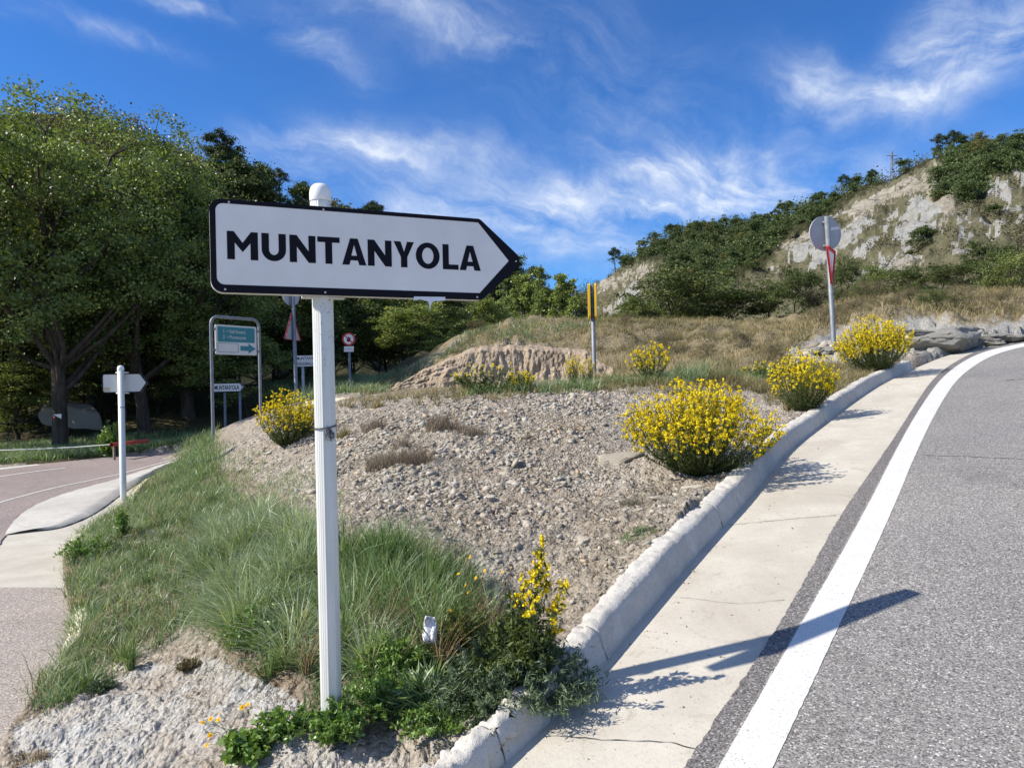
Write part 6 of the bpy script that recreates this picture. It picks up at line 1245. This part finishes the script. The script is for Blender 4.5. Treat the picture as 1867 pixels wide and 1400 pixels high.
def needle_clump(name, px, py, n, H, spread, m, lab, cat, seed, leafn=50, ls=.03, asp=.14, upw=.3, droop=.0, group=None):
    r = np.random.default_rng(seed); p = hit(px, py)[0]; o = empty(name, p); a = r.uniform(0, 6.28, n); rad = r.uniform(.1, 1, n) ** .6; tip = np.stack([np.cos(a) * rad * spread, np.sin(a) * rad * spread, H * (1.05 - .7 * rad ** 1.5) * r.uniform(.7, 1.1, n)], 1)
    t = np.linspace(0, 1, 7)[None, :, None]; mid = tip * np.array([.6, .6, .75]); P = 2 * t * (1 - t) * mid[:, None] + t ** 2 * tip[:, None]; B().add(*tubes(P, np.linspace(.0028, .0012, 7)[None] * np.ones((n, 1)), 3)).build('stems', M['stem'], o)
    tt = r.uniform(.15, 1, (n, leafn)); x = tt * 6; i = np.clip(x.astype(int), 0, 5); f = (x - i)[..., None]; q = np.arange(n)[:, None]; C = (P[q, i] * (1 - f) + P[q, i + 1] * f).reshape(-1, 3); C = C + r.normal(size=C.shape) * ls * .3; dirs = unit(tip)[np.repeat(np.arange(n), leafn)]
    V, Q = leaves(C, ls, asp, up=dirs, upw=upw, r=r); mk('foliage', V, Q, M[m], o, attr=dict(v=np.repeat(np.clip(.25 + .5 * tt.reshape(-1) + r.normal(size=n * leafn) * .15, 0, 1), 4))); return tag(o, lab, cat, group)
needle_clump('spurge_plant', 975, 1285, 110, .30, .30, 'bluegreen', 'blue green needle leaved plant hanging over the kerb at the bottom', 'plant', 511, 60, .038, .16)
needle_clump('spurge_plant', 885, 1290, 100, .28, .27, 'bluegreen', 'feathery grey green plant left of the needle leaved one at the kerb', 'plant', 512, 60, .026, .18)
needle_clump('leafy_weed', 620, 1345, 55, .16, .13, 'weed', 'bright green leafy weed growing against the foot of the big white pole', 'plant', 513, 50, .024, .5, .1)
needle_clump('leafy_weed', 690, 1300, 45, .20, .2, 'weed', 'dark leafy weed just right of the foot of the big white pole', 'plant', 514, 44, .022, .42, .2)
needle_clump('leafy_weed', 520, 1340, 40, .12, .16, 'weed', 'low green weed left of the foot of the big white pole', 'plant', 515, 40, .024, .5, .15)
needle_clump('leafy_weed', 445, 1380, 30, .10, .12, 'weed', 'broad leaved weed at the bottom edge under the small yellow flowers', 'plant', 516, 20, .042, .6, .1)
needle_clump('leafy_weed', 780, 1290, 50, .17, .20, 'grass', 'long leaved plantain clump midway between the big pole and the kerb', 'plant', 517, 12, .10, .09, .8)
needle_clump('leafy_weed', 470, 1180, 40, .26, .22, 'weed', 'fine leaved weed in the grass left of the big white pole', 'plant', 518, 40, .024, .4, .1)
needle_clump('leafy_weed', 850, 1230, 80, .38, .24, 'goldleaf', 'loose grey green weed behind the paper scrap', 'plant', 519, 34, .035, .25, .3)
needle_clump('leafy_weed', 160, 1015, 50, .22, .3, 'weed', 'bright green bushy weed on the left edge of the island', 'plant', 520, 40, .03, .4, .2)
needle_clump('leafy_weed', 222, 985, 22, .38, .10, 'weed', 'tall narrow green weed above the small grass bank on the left', 'plant', 521, 44, .035, .3, .4)
needle_clump('dark_herb', 186, 1258, 60, .07, .09, 'bluegreen', 'small dark round herb alone on the rough concrete at lower left', 'plant', 522, 22, .02, .3, .6)
needle_clump('dark_herb', 345, 1222, 40, .07, .08, 'dryshrub', 'brown half dead herb on bare soil at lower left', 'plant', 523, 22, .022, .3, .6)
needle_clump('verge_bush', 205, 836, 60, .9, .35, 'weed', 'light green weed standing in front of the fallen red beam', 'plant', 524, 40, .09, .3, .3)
needle_clump('leafy_weed', 940, 1245, 80, .36, .22, 'goldleaf', 'bushy narrow leaved weed at the foot of the tall yellow spiked plant', 'plant', 525, 44, .036, .25, .3)
needle_clump('leafy_weed', 720, 1250, 60, .30, .22, 'weed', 'tangled green weed behind the foot of the big pole on the right', 'plant', 526, 44, .026, .35, .2)
needle_clump('leafy_weed', 800, 1330, 50, .12, .2, 'weed', 'low creeping weed at the bottom between pole and kerb', 'plant', 527, 40, .022, .4, .1)
def dead_stems(px, py, n, H, lab, seed, spread=.2):
    r = np.random.default_rng(seed); p = hit(px, py)[0]; a = r.uniform(0, 6.28, n); rr = r.uniform(.2, 1, n); tip = np.stack([np.cos(a) * rr * spread, np.sin(a) * rr * spread, H * r.uniform(.5, 1.1, n)], 1); t = np.linspace(0, 1, 8)[None, :, None]; mid = tip * np.array([.15, .15, .6]) + r.normal(size=(n, 3)) * .03
    P = 2 * t * (1 - t) * mid[:, None] + t ** 2 * tip[:, None] + np.array([0, 0, 0]); b = B(); b.add(*tubes(P, np.linspace(.0022, .0011, 8)[None] * np.ones((n, 1)), 3), np.repeat(r.uniform(0, 1, n), 24)); V, Q = leaves(tip + 0, .028, .3, up=unit(tip), upw=.8, r=r); b.add(V, Q, .15)
    o = b.build('withered_plant', M['deadstem']); o.location = p; return tag(o, lab, 'withered plant')
dead_stems(800, 1250, 46, .36, 'rusty brown dead seed stems between the big pole and the kerb', 531, .3)
dead_stems(700, 1200, 40, .38, 'dead brown stalks in the shade right of the big pole', 532, .22)
dead_stems(900, 1200, 30, .42, 'thin pale dead stalks beside the tall yellow spiked plant', 533, .25)
dead_stems(560, 1240, 24, .3, 'few thin dead stalks just left of the big pole', 534, .2)
# daisies: thin stalks with one round yellow head
def daisies(name, base, heads, lab, seed, hr_=.013):
    r = np.random.default_rng(seed); b0 = hit(*base)[0]; o = empty(name, b0); st = B()
    for hx, hy in heads:
        tip = at(hx, hy, b0[1] + r.normal() * .04) - b0; t = np.linspace(0, 1, 8)[:, None]; mid = tip * np.array([.4, .5, .6]) + r.normal(size=3) * .015; s0 = r.normal(size=3) * np.array([.03, .03, 0]); P = (1 - t) ** 2 * s0 + 2 * t * (1 - t) * mid + t ** 2 * tip; st.add(*tubes(P, np.full(8, .0013), 4), .5)
        k = 12; f = B(); nrm = unit(np.array([r.normal() * .5 - .4, r.normal() * .4 - .5, 1.0])); u = unit(np.cross(nrm, [1, 0, 0.2])); w = np.cross(nrm, u)
        for i in range(k):
            a = 2 * np.pi * i / k; d = math.cos(a) * u + math.sin(a) * w; s_ = math.cos(a + 1.57) * u + math.sin(a + 1.57) * w; R_ = hr_ * r.uniform(.85, 1.15); f.add(np.array([tip, tip + d * R_ * .6 + s_ * R_ * .22 + nrm * .002, tip + d * R_ + nrm * .001, tip + d * R_ * .6 - s_ * R_ * .22 + nrm * .002]), [(0, 1, 2, 3)], r.uniform(0, 1))
        V, Q = lathe([(hr_ * .3, 0), (hr_ * .28, .003), (.0001, .004)], 8); f.add(V[:, 0:1] * u + V[:, 1:2] * w + V[:, 2:3] * nrm + tip, Q, 0.0); f.build('flower_head', M['orangeflower'], o)
    st.build('stems', M['stem'], o); return tag(o, lab, 'flower')
daisies('hawkbit_plant', (420,1345), [(441,1289),(452,1284),(401,1300),(384,1310),(398,1312),(369,1317),(383,1340),(377,1358)], 'cluster of thin stalks with small orange yellow heads at the bottom left', 541)
daisies('hawkbit_plant', (850,1230), [(857,1016),(836,1046),(849,1067),(854,1080),(822,1113),(868,1053),(884,1040),(916,1043),(789,1141)], 'scattered small yellow heads on tall stalks above the paper scrap', 542, .010)
# dry tufts on the mound
def dry_tuft(px, py, n, H, m, lab, seed, lean=.5, w=.003, rad=.06, group='dry grass tufts on the mound', name='grass_tuft'):
    p = hit(px, py)[0]; r = np.random.default_rng(seed); _a = r.uniform(0, 6.28, n); _r = r.uniform(0, 1, n) ** .6 * rad * 1.25; Pb = np.stack([np.cos(_a) * _r, np.sin(_a) * _r * .7, 0 * _r], 1); Pb[:, 2] = HT(p[0] + Pb[:, 0], p[1] + Pb[:, 1]) - p[2]
    V, Q, T, k = blades(Pb, H, w, lean, seed, levels=2); o = mk(name, V, [T, Q], M[m], attr=dict(v=np.repeat(r.uniform(0, 1, n), k))); o.location = p; return tag(o, lab, 'grass tuft', group)
for i, (px, py, n, H, m, rad, lab) in enumerate([(805,782,700,.24,'browntuft',.16,'brown dry grass tuft on the brow of the mound'), (855,790,420,.14,'browntuft',.13,'low brown tuft right of the brow tuft'), (680,785,420,.19,'browntuft',.13,'brown tuft just right of the big white pole'),
  (700,850,700,.17,'browntuft',.16,'wide brown tuft halfway up the mound right of the pole'), (758,845,600,.18,'browntuft',.13,'brown tuft beside the wide tuft halfway up the mound'), (735,812,300,.12,'browntuft',.1,'small brown tuft above the two middle tufts'), (625,800,300,.18,'drygrass',.07,'dry green tuft touching the right of the pole'),
  (240,1222,160,.20,'grass',.02,'single spiky green grass tuft at the lower edge of the left grass'), (515,955,260,.24,'palegrass',.05,'pale green tuft left of the pole at mid height'), (130,1255,260,.13,'grass',.06,'grass tuft hanging over the side lane at lower left'),
  (1270,702,700,.48,'palegrass',.30,'tall pale grass clump directly behind the largest yellow bush'), (1320,706,500,.42,'drygrass',.22,'tall straw coloured grass behind the right half of the largest yellow bush'), (1230,700,320,.30,'palegrass',.2,'pale grass left of the tall clump behind the largest bush'),
  (1160,978,300,.06,'grass',.10,'small green moss like patch beside the kerb at mid length'), (60,1380,200,.06,'deadstem',.08,'dead brown tuft at the very bottom left'), (960,800,150,.08,'thyme',.05,'small grey tuft in the middle of the gravel'), (1150,920,200,.07,'thyme',.08,'grey tuft near the long slab by the kerb')]):
    dry_tuft(px, py, n, H, m, lab, 560 + i, .55 if H > .1 else 1.2, .0035 if H < .3 else .006, rad)
# dead twig lying on the mound, paper scrap
def twigs(pts, rad, lab, seed):
    r = np.random.default_rng(seed); b = B(); P = np.array([hit(*p)[0] for p in pts]) + np.array([0, 0, .02]); c = P[0].copy(); P = resample(chaikin(P - c, 2), n=16) + r.normal(size=(16, 3)) * .006; b.add(*tubes(P, np.linspace(rad, rad * .3, 16), 5), .8)
    for i in (4, 7, 10, 12): q = P[i]; b.add(*tubes(np.array([q, q + r.normal(size=3) * .06 + [0, 0, .03], q + r.normal(size=3) * .1 + [0, 0, .03]]), np.array([rad * .5, rad * .3, rad * .2]), 4), .6)
    o = b.build('dead_branch', M['deadstem']); o.location = c; tag(o, lab, 'branch')
twigs([(960,792),(1010,785),(1050,790),(1085,785)], .012, 'bleached dead branch lying across the upper mound', 601)
twigs([(1010,776),(1040,782),(1080,778)], .008, 'thin dead branch above the bleached one', 602)
twigs([(885,700),(920,680),(948,665)], .03, 'fallen root stick leaning on the earth cutting', 603)
twigs([(700,700),(730,690),(760,668)], .03, 'dark root stick at the left end of the earth cutting', 604)
def scrap():
    Y = 3.45; c = at(783, 1148, Y); r = np.random.default_rng(9); n = 9; u, v = np.meshgrid(np.linspace(-1, 1, n), np.linspace(-1, 1, n)); out = 1 - .35 * (v > 0) * v
    X = u * .036 * out + v * -.012; Z = v * .062; Yv = fbm(u * 1.5 + 3, v * 1.5, 3, 9) * .05 + np.abs(u) * .018; V = np.stack([X, Yv, Z], -1).reshape(-1, 3); idx = np.arange(n * n).reshape(n, n); Q = np.stack([idx[:-1, :-1], idx[:-1, 1:], idx[1:, 1:], idx[1:, :-1]], -1).reshape(-1, 4)
    o = mk('paper_scrap', V, Q, M['paper']); o.location = c; o.rotation_euler = (-.4, .1, -.2); mod = o.modifiers.new('s', 'SOLIDIFY'); mod.thickness = .0008; tag(o, 'crumpled white paper scrap caught in the grass right of the big pole', 'litter')
scrap()
